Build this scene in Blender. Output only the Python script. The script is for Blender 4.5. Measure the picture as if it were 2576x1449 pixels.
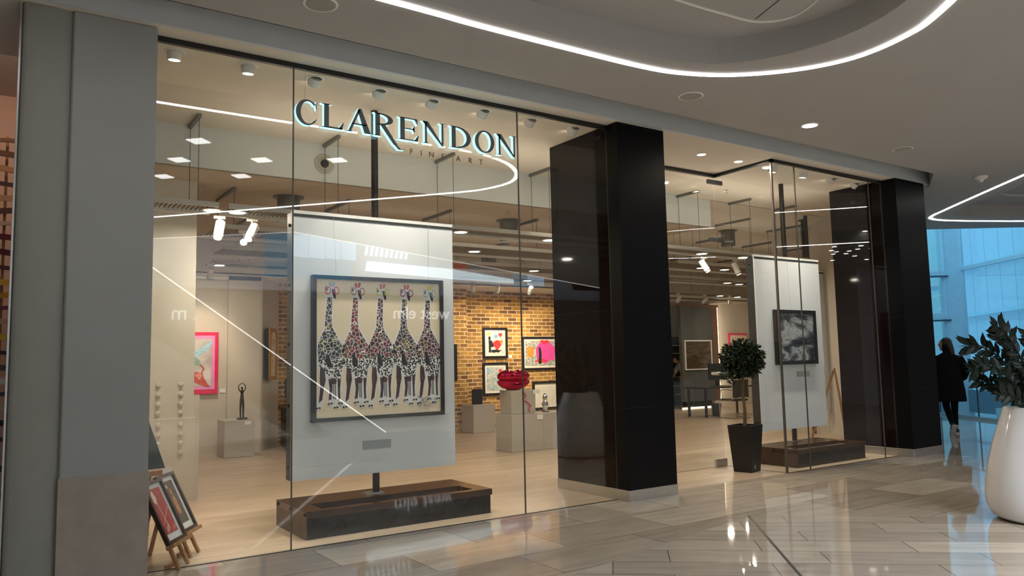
import bpy, math, random
from mathutils import Vector, Matrix
from mathutils.geometry import tessellate_polygon
PI=math.pi; rnd=random.Random(7)
for o in list(bpy.data.objects): bpy.data.objects.remove(o)
scn=bpy.context.scene; COL=scn.collection
# ---------------- camera ----------------
F_PX=1956.39; YAW,PITCH,ROLL=[math.radians(a) for a in (34.2825,5.4432,-1.2305)]
fw=Vector((math.sin(YAW)*math.cos(PITCH),math.cos(YAW)*math.cos(PITCH),math.sin(PITCH)))
rt=Vector((math.cos(YAW),-math.sin(YAW),0)); up=rt.cross(fw)
r2=math.cos(ROLL)*rt+math.sin(ROLL)*up; u2=-math.sin(ROLL)*rt+math.cos(ROLL)*up
cd=bpy.data.cameras.new('camera'); cam=bpy.data.objects.new('camera',cd); COL.objects.link(cam)
M=Matrix((r2,u2,-fw)).transposed().to_4x4(); M.translation=(0,0,1.5); cam.matrix_world=M
cd.sensor_width=36; cd.lens=F_PX/2576*36; cd.clip_end=200; scn.camera=cam
# ---------------- world, view ----------------
scn.view_settings.view_transform='Standard'; scn.view_settings.look='None'
scn.view_settings.gamma=1; scn.view_settings.use_curve_mapping=False; scn.view_settings.exposure=0
w=bpy.data.worlds.new('world'); scn.world=w; w.use_nodes=True
bg=w.node_tree.nodes['Background']; bg.inputs[0].default_value=(.19,.57,.88,1); bg.inputs[1].default_value=1.6
def lamp(kind,loc,energy,color=(1,1,1),size=.3,aim=None,ang=60,blend=.6,shape='DISK',size2=None):
    l=bpy.data.lights.new(kind.lower()+'_light',kind); l.energy=energy; l.color=color
    o=bpy.data.objects.new(kind.lower()+'_light',l); COL.objects.link(o); o.location=loc
    if kind=='AREA':
        l.shape=shape; l.size=size
        if size2: l.size_y=size2
    elif kind=='SPOT': l.spot_size=math.radians(ang); l.spot_blend=blend; l.shadow_soft_size=size
    if aim is not None: o.rotation_euler=(Vector(aim)-Vector(loc)).to_track_quat('-Z','Y').to_euler()
    return o
WARM=(1,.80,.58); WARMW=(1,.87,.70)
# skylight over the mall atrium behind the camera, and daylight at the glazed end
lamp('AREA',(5,-8.5,8.6),10500,(.88,.94,1),12,aim=(5,0,0),shape='RECTANGLE',size2=5)
# ---------------- materials ----------------
def nn(t,ty,**k):
    n=t.nodes.new(ty)
    for a,b in k.items(): setattr(n,a,b)
    return n
MC={}
def mat(name,col=(.8,.8,.8),rough=.5,metal=0,emit=None,es=1,var=.04,vs=6,coat=0,bump=0,spec=.5):
    if name in MC: return MC[name]
    m=bpy.data.materials.new(name); MC[name]=m; m.use_nodes=True; t=m.node_tree; b=t.nodes['Principled BSDF']
    b.inputs['Roughness'].default_value=rough; b.inputs['Metallic'].default_value=metal
    b.inputs['Coat Weight'].default_value=coat; b.inputs['Specular IOR Level'].default_value=spec
    b.inputs['Base Color'].default_value=(*col,1)
    if var or bump:
        tc=nn(t,'ShaderNodeTexCoord'); n=nn(t,'ShaderNodeTexNoise'); n.inputs['Scale'].default_value=vs; n.inputs['Detail'].default_value=5
        t.links.new(tc.outputs['Object'],n.inputs['Vector'])
        r=nn(t,'ShaderNodeValToRGB'); r.color_ramp.elements[0].position=.3; r.color_ramp.elements[1].position=.7
        r.color_ramp.elements[0].color=(*[max(0,c*(1-var)) for c in col],1); r.color_ramp.elements[1].color=(*[min(1,c*(1+var)) for c in col],1)
        t.links.new(n.outputs['Fac'],r.inputs['Fac']); t.links.new(r.outputs['Color'],b.inputs['Base Color'])
        if bump:
            bp=nn(t,'ShaderNodeBump'); bp.inputs['Strength'].default_value=bump; bp.inputs['Distance'].default_value=.01
            t.links.new(n.outputs['Fac'],bp.inputs['Height']); t.links.new(bp.outputs[0],b.inputs['Normal'])
    if emit is not None:
        b.inputs['Emission Color'].default_value=(*emit,1); b.inputs['Emission Strength'].default_value=es
    return m
def glass_mat(name,f0=.042,tint=(.972,.985,.977)):
    m=bpy.data.materials.new(name); m.use_nodes=True; t=m.node_tree; t.nodes.clear()
    lw=nn(t,'ShaderNodeLayerWeight'); lw.inputs[0].default_value=.5
    p=nn(t,'ShaderNodeMath',operation='POWER'); p.inputs[1].default_value=5; t.links.new(lw.outputs['Facing'],p.inputs[0])
    ma=nn(t,'ShaderNodeMath',operation='MULTIPLY_ADD'); ma.inputs[1].default_value=1-f0; ma.inputs[2].default_value=f0; t.links.new(p.outputs[0],ma.inputs[0])
    tr=nn(t,'ShaderNodeBsdfTransparent'); tr.inputs[0].default_value=(*tint,1)
    gl=nn(t,'ShaderNodeBsdfGlossy'); gl.inputs['Roughness'].default_value=0.0; gl.inputs[0].default_value=(1,1,1,1)
    mx=nn(t,'ShaderNodeMixShader'); o=nn(t,'ShaderNodeOutputMaterial')
    t.links.new(ma.outputs[0],mx.inputs[0]); t.links.new(tr.outputs[0],mx.inputs[1]); t.links.new(gl.outputs[0],mx.inputs[2]); t.links.new(mx.outputs[0],o.inputs[0])
    return m
def brick_mat(name,c1,c2,mortar,w,h,ms,rot=0,vertical=False,rough=.5,noise_col=None,nscale=(1,1,1),namt=.3,bump=0,offset=.5,rvar=None,spec=.5,loc=(0,0,0)):
    m=bpy.data.materials.new(name); m.use_nodes=True; t=m.node_tree; b=t.nodes['Principled BSDF']
    tc=nn(t,'ShaderNodeTexCoord'); src=tc.outputs['Object']
    if vertical:
        s=nn(t,'ShaderNodeSeparateXYZ'); c=nn(t,'ShaderNodeCombineXYZ'); t.links.new(src,s.inputs[0])
        ad=nn(t,'ShaderNodeMath',operation='ADD'); t.links.new(s.outputs[0],ad.inputs[0]); t.links.new(s.outputs[1],ad.inputs[1])
        t.links.new(ad.outputs[0],c.inputs[0]); t.links.new(s.outputs[2],c.inputs[1]); src=c.outputs[0]
    mp=nn(t,'ShaderNodeMapping'); mp.inputs['Rotation'].default_value=(0,0,rot); mp.inputs['Location'].default_value=loc; t.links.new(src,mp.inputs[0])
    br=nn(t,'ShaderNodeTexBrick',offset=offset); t.links.new(mp.outputs[0],br.inputs[0])
    br.inputs['Scale'].default_value=1; br.inputs['Brick Width'].default_value=w; br.inputs['Row Height'].default_value=h
    br.inputs['Mortar Size'].default_value=ms; br.inputs['Mortar Smooth'].default_value=.1
    br.inputs['Color1'].default_value=(*c1,1); br.inputs['Color2'].default_value=(*c2,1); br.inputs['Mortar'].default_value=(*mortar,1)
    m2=nn(t,'ShaderNodeMapping'); m2.inputs['Scale'].default_value=nscale; t.links.new(mp.outputs[0],m2.inputs[0])
    n=nn(t,'ShaderNodeTexNoise'); n.inputs['Scale'].default_value=3; n.inputs['Detail'].default_value=6; t.links.new(m2.outputs[0],n.inputs['Vector'])
    mx=nn(t,'ShaderNodeMix',data_type='RGBA',blend_type='MULTIPLY'); mx.inputs[0].default_value=namt
    r=nn(t,'ShaderNodeValToRGB'); r.color_ramp.elements[0].position=.3; r.color_ramp.elements[1].position=.72
    r.color_ramp.elements[0].color=(*(noise_col or (.4,.4,.4)),1); r.color_ramp.elements[1].color=(1.15,1.15,1.15,1)
    t.links.new(n.outputs['Fac'],r.inputs['Fac']); t.links.new(br.outputs['Color'],mx.inputs[6]); t.links.new(r.outputs['Color'],mx.inputs[7])
    t.links.new(mx.outputs[2],b.inputs['Base Color']); b.inputs['Roughness'].default_value=rough; b.inputs['Specular IOR Level'].default_value=spec
    if bump:
        bp=nn(t,'ShaderNodeBump',invert=True); bp.inputs['Strength'].default_value=bump; bp.inputs['Distance'].default_value=.01
        t.links.new(br.outputs['Fac'],bp.inputs['Height']); t.links.new(bp.outputs[0],b.inputs['Normal'])
    return m
def art_mat(name,cols,scale=3,rough=.5,dist=1.5,stretch=(1,1,1),kind='noise',seed=0):
    """abstract painted surface: a colour ramp run through noise"""
    m=bpy.data.materials.new(name); m.use_nodes=True; t=m.node_tree; b=t.nodes['Principled BSDF']; b.inputs['Roughness'].default_value=rough
    tc=nn(t,'ShaderNodeTexCoord'); mp=nn(t,'ShaderNodeMapping'); mp.inputs['Scale'].default_value=stretch; mp.inputs['Location'].default_value=(seed,seed*.7,seed*1.3)
    t.links.new(tc.outputs['Object'],mp.inputs[0])
    if kind=='noise':
        n=nn(t,'ShaderNodeTexNoise'); n.inputs['Scale'].default_value=scale; n.inputs['Detail'].default_value=4; n.inputs['Distortion'].default_value=dist; f=n.outputs['Fac']
    else:
        n=nn(t,'ShaderNodeTexVoronoi'); n.inputs['Scale'].default_value=scale; f=n.outputs['Color']
    t.links.new(mp.outputs[0],n.inputs['Vector'])
    r=nn(t,'ShaderNodeValToRGB'); e=r.color_ramp.elements; k=len(cols)
    lo,hi=(.28,.72) if kind=='noise' else (.1,.9)
    for i,c in enumerate(cols):
        p=lo+(hi-lo)*i/(k-1)
        if i==0: e[0].position=p; el=e[0]
        elif i==k-1: e[len(e)-1].position=p; el=e[len(e)-1]
        else: el=e.new(p)
        el.color=(*c,1)
    t.links.new(f,r.inputs['Fac']); t.links.new(r.outputs['Color'],b.inputs['Base Color'])
    return m
def patch_mat(name,cols,seed,scale=22,line=.1):
    """dark coloured patches parted by white lines"""
    m=art_mat(name,cols,scale,.6,kind='vor',seed=seed); t=m.node_tree; b=t.nodes['Principled BSDF']
    mp=[n for n in t.nodes if n.type=='MAPPING'][0]; v1=[n for n in t.nodes if n.type=='TEX_VORONOI'][0]; r=[n for n in t.nodes if n.type=='VALTORGB'][0]
    v=nn(t,'ShaderNodeTexVoronoi',feature='DISTANCE_TO_EDGE'); v.inputs['Scale'].default_value=scale; t.links.new(mp.outputs[0],v.inputs['Vector'])
    g=nn(t,'ShaderNodeMath',operation='GREATER_THAN'); g.inputs[1].default_value=line; t.links.new(v.outputs['Distance'],g.inputs[0])
    mx=nn(t,'ShaderNodeMix',data_type='RGBA'); mx.inputs[6].default_value=(.85,.83,.8,1)
    t.links.new(g.outputs[0],mx.inputs[0]); t.links.new(r.outputs[0],mx.inputs[7]); t.links.new(mx.outputs[2],b.inputs['Base Color'])
    return m
def dot_mat(name,scale,th):
    m=art_mat(name,[(.02,.02,.02),(.05,.04,.05)],3); t=m.node_tree; b=t.nodes['Principled BSDF']
    mp=[n for n in t.nodes if n.type=='MAPPING'][0]; nz=nn(t,'ShaderNodeTexNoise'); nz.inputs['Scale'].default_value=scale*.9
    t.links.new(mp.outputs[0],nz.inputs['Vector']); vm=nn(t,'ShaderNodeVectorMath',operation='MULTIPLY_ADD'); vm.inputs[1].default_value=(.012,)*3
    t.links.new(nz.outputs['Color'],vm.inputs[0]); t.links.new(mp.outputs[0],vm.inputs[2])
    v=nn(t,'ShaderNodeTexVoronoi'); v.inputs['Scale'].default_value=scale; t.links.new(vm.outputs[0],v.inputs['Vector'])
    g=nn(t,'ShaderNodeMath',operation='LESS_THAN'); g.inputs[1].default_value=th; t.links.new(v.outputs['Distance'],g.inputs[0])
    mx=nn(t,'ShaderNodeMix',data_type='RGBA'); mx.inputs[6].default_value=(.85,.83,.8,1); mx.inputs[7].default_value=(.02,.02,.022,1)
    t.links.new(g.outputs[0],mx.inputs[0]); t.links.new(mx.outputs[2],b.inputs['Base Color']); return m
M_ceil=mat('mall_plaster',(.43,.42,.41),.85,var=.02,vs=2)
M_fascia=mat('fascia_paint',(.60,.63,.66),.6,var=.02)
M_pill=mat('pillar_paint',(.31,.315,.30),.45,var=.03,vs=2)
M_stone=mat('pillar_stone',(.33,.28,.24),.45,var=.10,vs=7,bump=.05)
M_tileA=brick_mat('floor_tile_shopfront',(.60,.52,.42),(.37,.315,.25),(.14,.12,.10),1.2,.60,.0035,0,noise_col=(.55,.5,.46),nscale=(.6,3.5,1),namt=.42,rough=.04,offset=.42,loc=(.1,.32,0),spec=.62)
M_tileB=brick_mat('floor_tile_mall',(.56,.49,.40),(.35,.30,.245),(.09,.08,.07),1.15,.36,.0035,math.radians(41.6),noise_col=(.55,.5,.46),nscale=(.6,3.5,1),namt=.4,rough=.04,offset=.37,loc=(.2,.09,0),spec=.62)
M_wood=brick_mat('shop_floor_planks',(.60,.47,.335),(.50,.385,.27),(.42,.32,.22),1.5,.16,.0015,0,noise_col=(.6,.55,.5),nscale=(.7,9,1),namt=.5,rough=.32,offset=.35)
M_brick=brick_mat('yellow_stock_brick',(.60,.33,.07),(.17,.08,.035),(.82,.62,.36),.25,.088,.010,vertical=True,rough=.85,noise_col=(.45,.4,.38),nscale=(2,5,1),namt=.5,bump=.4)
M_cream=mat('cream_wall_paint',(.58,.53,.46),.7,var=.015)
M_shopceil=mat('shop_soffit_paint',(.72,.66,.57),.8,var=.015)
M_brown=mat('shop_ceiling_paint',(.50,.42,.34),.85,var=.02)
M_lightc=mat('shop_pale_ceiling_paint',(.64,.59,.51),.85,var=.015)
M_gband=mat('bulkhead_paint',(.60,.62,.60),.75,var=.01)
M_colpaint=mat('steelwork_paint',(.62,.58,.49),.4,var=.03,vs=4)
M_black=mat('black_metal',(.012,.012,.013),.35,var=0)
M_dkclad=mat('dark_gloss_cladding',(.008,.004,.0035),.05,var=0,spec=.16)
M_dkclad2=mat('dark_matt_cladding',(.003,.003,.004),.4,var=0,spec=.15)
M_steel=mat('brushed_steel',(.55,.54,.52),.32,metal=.9,var=.05,vs=30)
M_chrome=mat('chrome',(.8,.8,.8),.12,metal=1,var=0)
M_panel=mat('display_board_paint',(.78,.79,.80),.45,var=.01)
M_dkgrey=mat('dark_grey_metal',(.03,.033,.036),.4,var=0)
M_white=mat('white_paint',(.78,.76,.72),.4,var=.01)
M_plinthw=brick_mat('dark_stained_timber',(.095,.04,.018),(.055,.022,.011),(.02,.01,.006),2.5,.12,.001,noise_col=(.4,.35,.3),nscale=(1,8,1),namt=.6,rough=.22)
M_timber=mat('dark_timber_side',(.075,.036,.018),.35,var=.35,vs=14)
M_rail=mat('raft_metal',(.50,.47,.42),.45,metal=.3,var=.02)
M_duct=mat('galvanised_duct',(.20,.20,.19),.45,metal=.5,var=.1)
M_oak=mat('oak_easel',(.33,.17,.07),.5,var=.2,vs=20)
M_ped=mat('pedestal_paint',(.46,.42,.36),.5,var=.01)
M_card=mat('label_card',(.82,.80,.78),.6,var=0)
M_led=mat('led_strip',(1,1,1),.5,emit=(1,.97,.95),es=14,var=0)
M_lens=mat('lamp_lens_warm',(1,1,1),.5,emit=(1,.86,.66),es=16,var=0)
M_lensw=mat('lamp_lens_white',(1,1,1),.5,emit=(.92,.95,1),es=6,var=0)
M_cyan=mat('lit_letter_edge',(.3,.6,.65),.5,emit=(.46,.78,.82),es=1.15,var=0)
M_face=mat('letter_face',(.10,.125,.135),.5,var=0)
M_glass=glass_mat('shopfront_glass'); M_glass2=glass_mat('frameless_glass',.05,(.9,.97,.97)); M_picglass=glass_mat('picture_glass',.035,(1,1,1))
# ---------------- mesh helpers ----------------
class MB:
    def __init__(s): s.v=[];s.f=[];s.mi=[];s.xf=None;s.cur=0;s.sm=[];s.smooth=False
    def add(s,vs,fs):
        b=len(s.v)
        for p in vs:
            p=Vector(p); s.v.append(s.xf@p if s.xf else p)
        for f in fs: s.f.append([b+i for i in f]); s.mi.append(s.cur); s.sm.append(s.smooth)
        return s
    def box(s,x0,y0,z0,x1,y1,z1):
        x0,x1=min(x0,x1),max(x0,x1);y0,y1=min(y0,y1),max(y0,y1);z0,z1=min(z0,z1),max(z0,z1)
        return s.add([(x0,y0,z0),(x1,y0,z0),(x1,y1,z0),(x0,y1,z0),(x0,y0,z1),(x1,y0,z1),(x1,y1,z1),(x0,y1,z1)],
          [(0,3,2,1),(4,5,6,7),(0,1,5,4),(1,2,6,5),(2,3,7,6),(3,0,4,7)])
    def cbox(s,x0,y0,z0,x1,y1,z1,c=.004):
        """box with chamfered vertical and top edges"""
        p=[(x0+c,y0),(x1-c,y0),(x1,y0+c),(x1,y1-c),(x1-c,y1),(x0+c,y1),(x0,y1-c),(x0,y0+c)]
        q=[(x0+2*c,y0+c),(x1-2*c,y0+c),(x1-c,y0+2*c),(x1-c,y1-2*c),(x1-2*c,y1-c),(x0+2*c,y1-c),(x0+c,y1-2*c),(x0+c,y0+2*c)]
        return s.loft([[(a,b,z0) for a,b in p],[(a,b,z1-c) for a,b in p],[(a,b,z1) for a,b in q]],True)
    def loft(s,rings,cap=True):
        n=len(rings[0]); vs=[p for r in rings for p in r]; fs=[]
        for k in range(len(rings)-1):
            for i in range(n):
                j=(i+1)%n; fs.append((k*n+i,k*n+j,(k+1)*n+j,(k+1)*n+i))
        if cap: fs.append(tuple(range(n))[::-1]); fs.append(tuple((len(rings)-1)*n+i for i in range(n)))
        return s.add(vs,fs)
    def prism(s,pts,z0,z1): return s.loft([[(p[0],p[1],z0) for p in pts],[(p[0],p[1],z1) for p in pts]])
    def xz(s,pts,y0,y1): return s.loft([[(p[0],y0,p[1]) for p in pts],[(p[0],y1,p[1]) for p in pts]])
    def lathe(s,prof,c=(0,0,0),n=32,cap=True):
        return s.loft([[(c[0]+r*math.cos(2*PI*i/n),c[1]+r*math.sin(2*PI*i/n),c[2]+z) for i in range(n)] for r,z in prof],cap)
    def tube(s,pts,r,n=8,cap=True):
        pts=[Vector(p) for p in pts]; rr=r if isinstance(r,(list,tuple)) else [r]*len(pts); rings=[]; pu=None
        for i,p in enumerate(pts):
            d=(pts[min(i+1,len(pts)-1)]-pts[max(i-1,0)]).normalized()
            a=(Vector((0,0,1)) if abs(d.z)<.9 else Vector((1,0,0))) if pu is None else pu
            u=(a-d*a.dot(d)).normalized(); v=d.cross(u); pu=u
            rings.append([p+(u*math.cos(2*PI*k/n)+v*math.sin(2*PI*k/n))*rr[i] for k in range(n)])
        return s.loft(rings,cap)
    def bar(s,a,b,wd,h,upv=(0,0,1)):
        a,b=Vector(a),Vector(b); d=(b-a).normalized(); u=Vector(upv); u=(u-d*u.dot(d)).normalized(); v=d.cross(u)
        return s.loft([[p+v*x*wd/2+u*y*h/2 for x,y in ((-1,-1),(1,-1),(1,1),(-1,1))] for p in (a,b)])
    def sph(s,c,r,n=12,m=8):
        if not isinstance(r,(tuple,list)): r=(r,r,r)
        rings=[]
        for k in range(m+1):
            a=-PI/2+PI*k/m; ca=max(math.cos(a),.02)
            rings.append([(c[0]+r[0]*ca*math.cos(2*PI*i/n),c[1]+r[1]*ca*math.sin(2*PI*i/n),c[2]+r[2]*math.sin(a)) for i in range(n)])
        return s.loft(rings)
def build(mb,name,mats,parent=None,smooth=None):
    me=bpy.data.meshes.new(name); o=bpy.data.objects.new(name,me)
    if parent is not None:
        L=Vector((0,0,0)); q=parent
        while q: L+=q.location; q=q.parent
        o.parent=parent
    else:
        xs=[v.x for v in mb.v];ys=[v.y for v in mb.v];zs=[v.z for v in mb.v]
        L=Vector(((min(xs)+max(xs))/2,(min(ys)+max(ys))/2,min(zs))); o.location=L
    me.from_pydata([tuple(v-L) for v in mb.v],[],mb.f); me.update()
    for m in (mats if isinstance(mats,(list,tuple)) else [mats]): me.materials.append(m)
    for p,i,sm in zip(me.polygons,mb.mi,mb.sm): p.material_index=i; p.use_smooth=sm if smooth is None else smooth
    if any(p.use_smooth for p in me.polygons):
        try: me.set_sharp_from_angle(angle=math.radians(40))
        except Exception: pass
    COL.objects.link(o); return o
def tag(o,label,cat,group=None):
    o['label']=label; o['category']=cat
    if group: o['group']=group
    return o
def thing(name,label,cat,loc,group=None):
    o=bpy.data.objects.new(name,None); o.empty_display_size=.1; COL.objects.link(o); o.location=loc; return tag(o,label,cat,group)
def struct(mb,name,m,**k):
    o=build(mb,name,m,**k); o['kind']='structure'
    return o
def dup(root,delta,label,rotz=None):
    def cp(o,par):
        c=o.copy(); COL.objects.link(c)
        if par: c.parent=par
        for ch in o.children: cp(ch,c)
        return c
    r=cp(root,None); r.location=Vector(root.location)+Vector(delta); r['label']=label
    if rotz is not None: r.rotation_euler=(0,0,rotz)
    return r
def poly_faces(mb,loops,z,flip=False):
    tris=tessellate_polygon([[Vector((p[0],p[1],0)) for p in L] for L in loops]); pts=[(p[0],p[1],z) for L in loops for p in L]
    mb.add(pts,[tuple(t) for t in tris]); return mb
def smooth_loop(pts,k=8,closed=True):
    n=len(pts); out=[]
    for i in range(n):
        p0,p1,p2,p3=[Vector(pts[(i+j)%n]) for j in (-1,0,1,2)]
        for s in range(k):
            t=s/k; out.append(tuple(.5*((2*p1)+(p2-p0)*t+(2*p0-5*p1+4*p2-p3)*t*t+(3*p1-p0-3*p2+p3)*t**3)))
    return out
# =====================================================================
#                            THE SETTING
# =====================================================================
D=6.46; ZS=4.13; ZC=4.10
# floors
jA=(6.083,5.015); dirx=math.cos(math.radians(-41.6)); diry=math.sin(math.radians(-41.6))
pB=(jA[0]+dirx*14,jA[1]+diry*14)
f=MB(); poly_faces(f,[[(-9,D),(-9,1.7),jA,(jA[0]+dirx*3.2,jA[1]+diry*3.2),(17.6,7.4),(19.45,10.05),(19.6,10.4),(14.2,9.7),(12.05,7.25),(12.05,6.3),(11.2,6.46),(8.64,D),(8.64,7.45),(6.45,7.45),(6.45,6.28),(5.72,6.28),(5.72,D)]],0)
struct(f,'floor',M_tileA)
f=MB(); poly_faces(f,[[(-9,1.7),(-9,-13),(24,-13),(24,1),(20,4.7),(17.6,7.4),(jA[0]+dirx*3.2,jA[1]+diry*3.2),jA]],0)
struct(f,'floor_mall',M_tileB)
f=MB(); f.box(-.006,0,0,.006,6,.0012); 
jn=MB(); a=math.radians(-131.6); jn.bar((jA[0],jA[1],.0008),(jA[0]+6*math.cos(a),jA[1]+6*math.sin(a),.0008),.022,.0016)
struct(jn,'trim_1',M_black)
f=MB(); poly_faces(f,[[(.95,D),(8.64,D),(8.64,7.45),(8.66,7.45),(8.66,D),(11.25,D),(12.05,7.3),(14.2,9.7),(20.8,10.97),(20.8,18.1),(.95,18.1)]],0.001); struct(f,'floor_shop',M_wood)
f=MB(); poly_faces(f,[[(-9,6.45),(.93,6.45),(.93,17),(-9,17)]],0.001); struct(f,'floor_neighbour',mat('neighbour_floor',(.12,.11,.10),.4))
# metal channel under the glass
g=MB(); g.box(1.03,6.452,0,5.72,6.47,.004); struct(g,'trim_2',M_black)
g=MB(); g.box(8.64,6.452,0,11.24,6.47,.004); g.box(8.632,6.46,0,8.648,7.45,.004); g.box(6.45,7.436,0,8.64,7.45,.003); struct(g,'trim_3',M_black)
# mall ceiling with the two rounded coffers
O1=[(-4.4,4.6),(-3.6,4.93),(-1,4.93),(2.28,4.93),(3.1,4.945),(4.08,4.93),(4.74,4.91),(5.2,4.84),(5.67,4.62),(6.08,4.22),(6.28,3.76),(6.22,3.27),(6.0,2.86),(5.2,1.9),(4.1,.6),(2.3,-1.45),(1.2,-2.65),(.2,-3.2),(-3.6,-3.2),(-4.4,-2.8),(-4.7,0)]
O2=[(-4.1,4.4),(-3.4,4.74),(-1,4.75),(2.4,4.76),(3.35,4.77),(4.33,4.72),(5.0,4.62),(5.38,4.45),(5.65,4.08),(5.76,3.61),(5.66,3.08),(5.3,2.5),(4.7,1.75),(3.6,.45),(1.9,-1.4),(.9,-2.4),(0,-2.8),(-3.3,-2.8),(-4.0,-2.5),(-4.3,0)]
O3=[(-3.4,3.9),(-2.6,4.16),(0,4.16),(3,4.16),(4.4,4.14),(5.0,4.11),(5.35,4.06),(5.52,3.86),(5.46,3.6),(5.25,3.3),(4.5,2.3),(3.1,.6),(1.5,-1.1),(.5,-2.0),(-.3,-2.3),(-2.9,-2.3),(-3.5,-1.9),(-3.6,1)]
Q1=[(12.63,5.05),(13.75,6.35),(14.5,7.2),(14.85,7.58),(15.15,7.76),(15.6,7.74),(16.2,7.5),(17.3,6.95),(18.3,6.2),(18.7,5.2),(18.0,4.0),(16.2,1.9),(14.8,.6),(13.2,.3),(11.8,1.1),(11.2,2.4),(11.6,3.8)]
cx,cy=15.0,4.4
def shrink(L,k): return [(cx+(x-cx)*k,cy+(y-cy)*k) for x,y in L]
Q2=shrink(Q1,.86); Q3=shrink(Q1,.6)
O1,O2,O3,Q1,Q2,Q3=[smooth_loop(L,7) for L in (O1,O2,O3,Q1,Q2,Q3)]
outer=[(-9,5.72),(11.35,5.70),(12.235,6.235),(12.235,7.4),(14.2,9.85),(15.0,9.9),(16.2,8.62),(17.9,7.45),(24,3.3),(24,-11),(13,-5.7),(4.9,-1.7),(4.9,-1.71),(2.7,-3.7),(-3.5,-9.5),(-9,-9.5)]
c=MB(); poly_faces(c,[outer,O1,Q1],ZC)
struct(c,'ceiling',M_ceil)
def walls_of(L,z0,z1,inward=True):
    m=MB(); n=len(L); m.smooth=True
    m.add([(p[0],p[1],z0) for p in L]+[(p[0],p[1],z1) for p in L],[(i,(i+1)%n,n+(i+1)%n,n+i) for i in range(n)]); return m
for A,B,C_,nm in ((O1,O2,O3,'ceiling_coffer'),(Q1,Q2,Q3,'ceiling_coffer_far')):
    m=MB(); m.smooth=False
    lo=walls_of(A,ZC,ZC+.006); m.add(lo.v,lo.f)
    poly_faces(m,[A,B],ZC+.006)
    lo=walls_of(B,ZC+.006,ZC+.24); m.add(lo.v,lo.f)
    poly_faces(m,[B],ZC+.24)
    struct(m,nm,M_ceil)
    m=MB(); m.tube([(p[0],p[1],ZC+.235) for p in C_+C_[:1]],.012,6); struct(m,'trim_4',M_white)
    m=MB(); n=len(A)
    ins=[]
    for i in range(n):
        p,q=Vector(A[i-1]),Vector(A[(i+1)%n]); d=(q-p).normalized(); nv=Vector((-d.y,d.x)); cc=Vector(A[i])
        ctr=Vector((sum(a[0] for a in A)/n,sum(a[1] for a in A)/n))
        if nv.dot(ctr-cc)<0: nv=-nv
        ins.append((cc-nv*.002,cc+nv*.05))
    vs=[(a.x,a.y,ZC-.004) for a,b in ins]+[(b.x,b.y,ZC-.004) for a,b in ins]+[(a.x,a.y,ZC+.0055) for a,b in ins]+[(b.x,b.y,ZC+.0055) for a,b in ins]
    fs=[]
    for i in range(n):
        j=(i+1)%n; fs+=[(i,j,n+j,n+i),(2*n+i,3*n+i,3*n+j,2*n+j),(i,2*n+i,2*n+j,j),(n+i,n+j,3*n+j,3*n+i)]
    m.add(vs,fs); o=build(m,'led_strip',M_led)
    tag(o,'continuous white LED strip round the '+('large ceiling coffer above the shopfront' if A is O1 else 'far ceiling coffer near the blue windows'),'light strip','LED coffer strips')
# seam in the coffer panel
s_=MB(); s_.bar((4.95,3.1,ZC+.238),(5.30,4.04,ZC+.238),.006,.004); struct(s_,'trim_5',M_black)
# slot above the fascia, fascia, soffit, edge of the ceiling slab toward the atrium
c=MB(); c.box(-9,5.70,ZC+.55,13.2,7.7,ZC+.6); c.box(12.222,6.22,ZC+.001,12.29,7.6,ZC+.56); c.box(-9,5.70,ZC,11.35,5.715,ZC+.55); c.bar((11.32,5.672,ZC+.302),(12.31,6.27,ZC+.302),.03,.6); struct(c,'ceiling_slot',M_ceil)
c=MB(); c.box(-9,6.21,ZS,12.22,6.25,4.66); struct(c,'trim_6',M_fascia)
c=MB(); c.box(-9,6.25,ZS,12.22,7.48,ZS+.02); c.box(-9,7.48,ZS,12.22,7.5,ZS+.08); struct(c,'ceiling_soffit',M_shopceil)
# black header tracks
h=MB(); h.box(1.0,6.44,4.085,5.75,6.48,ZS); h.box(8.62,6.44,4.085,11.25,6.48,ZS); h.box(8.62,6.44,4.085,8.66,7.47,ZS); h.box(6.4,7.42,4.085,8.66,7.47,ZS); struct(h,'trim_7',M_black)
# mall side wall beyond the right column, closing the shop
def wall(mbname,pts,z0,z1,m,t=.06):
    mb=MB()
    for a,b in zip(pts,pts[1:]):
        d=(Vector(b)-Vector(a)).normalized(); nv=Vector((-d.y,d.x))*t/2; mid=(z0+z1)/2
        mb.bar((a[0],a[1],mid),(b[0],b[1],mid),t,z1-z0)
    return struct(mb,mbname,m)
wall('wall_right',[(12.03,7.33),(14.2,9.75),(19.6,10.5),(20.8,11.0),(20.8,18.2)],0,4.3,M_cream)
wall('wall_left',[(.92,6.5),(.92,17.2)],0,4.3,M_cream)
# shop ceilings
c=MB(); poly_faces(c,[[(.95,7.5),(12.3,7.5),(13.5,8.92),(.95,8.92)]],ZS+.05); struct(c,'ceiling_shop_front',M_lightc)
c=MB(); c.box(.95,8.90,3.72,10.2,8.95,ZS+.1); struct(c,'ceiling_bulkhead',M_gband)
c=MB(); poly_faces(c,[[(.95,8.93),(10.19,8.93),(10.19,17.2),(.95,17.2)]],3.72); struct(c,'ceiling_shop_middle',M_brown)
c=MB(); poly_faces(c,[[(10.2,8.9),(13.5,8.9),(14.2,9.72),(19.6,10.5),(20.8,11.02),(20.8,18.2),(10.2,18.2)]],4.18); c.box(10.18,8.93,3.72,10.2,17.2,4.2); struct(c,'ceiling_shop_right',M_lightc)
c=MB(); c.box(.95,14.0,3.15,12.2,14.05,3.75); c.box(.95,14.0,3.15,12.2,17.2,3.17); struct(c,'ceiling_shop_rear',M_white)
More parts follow.
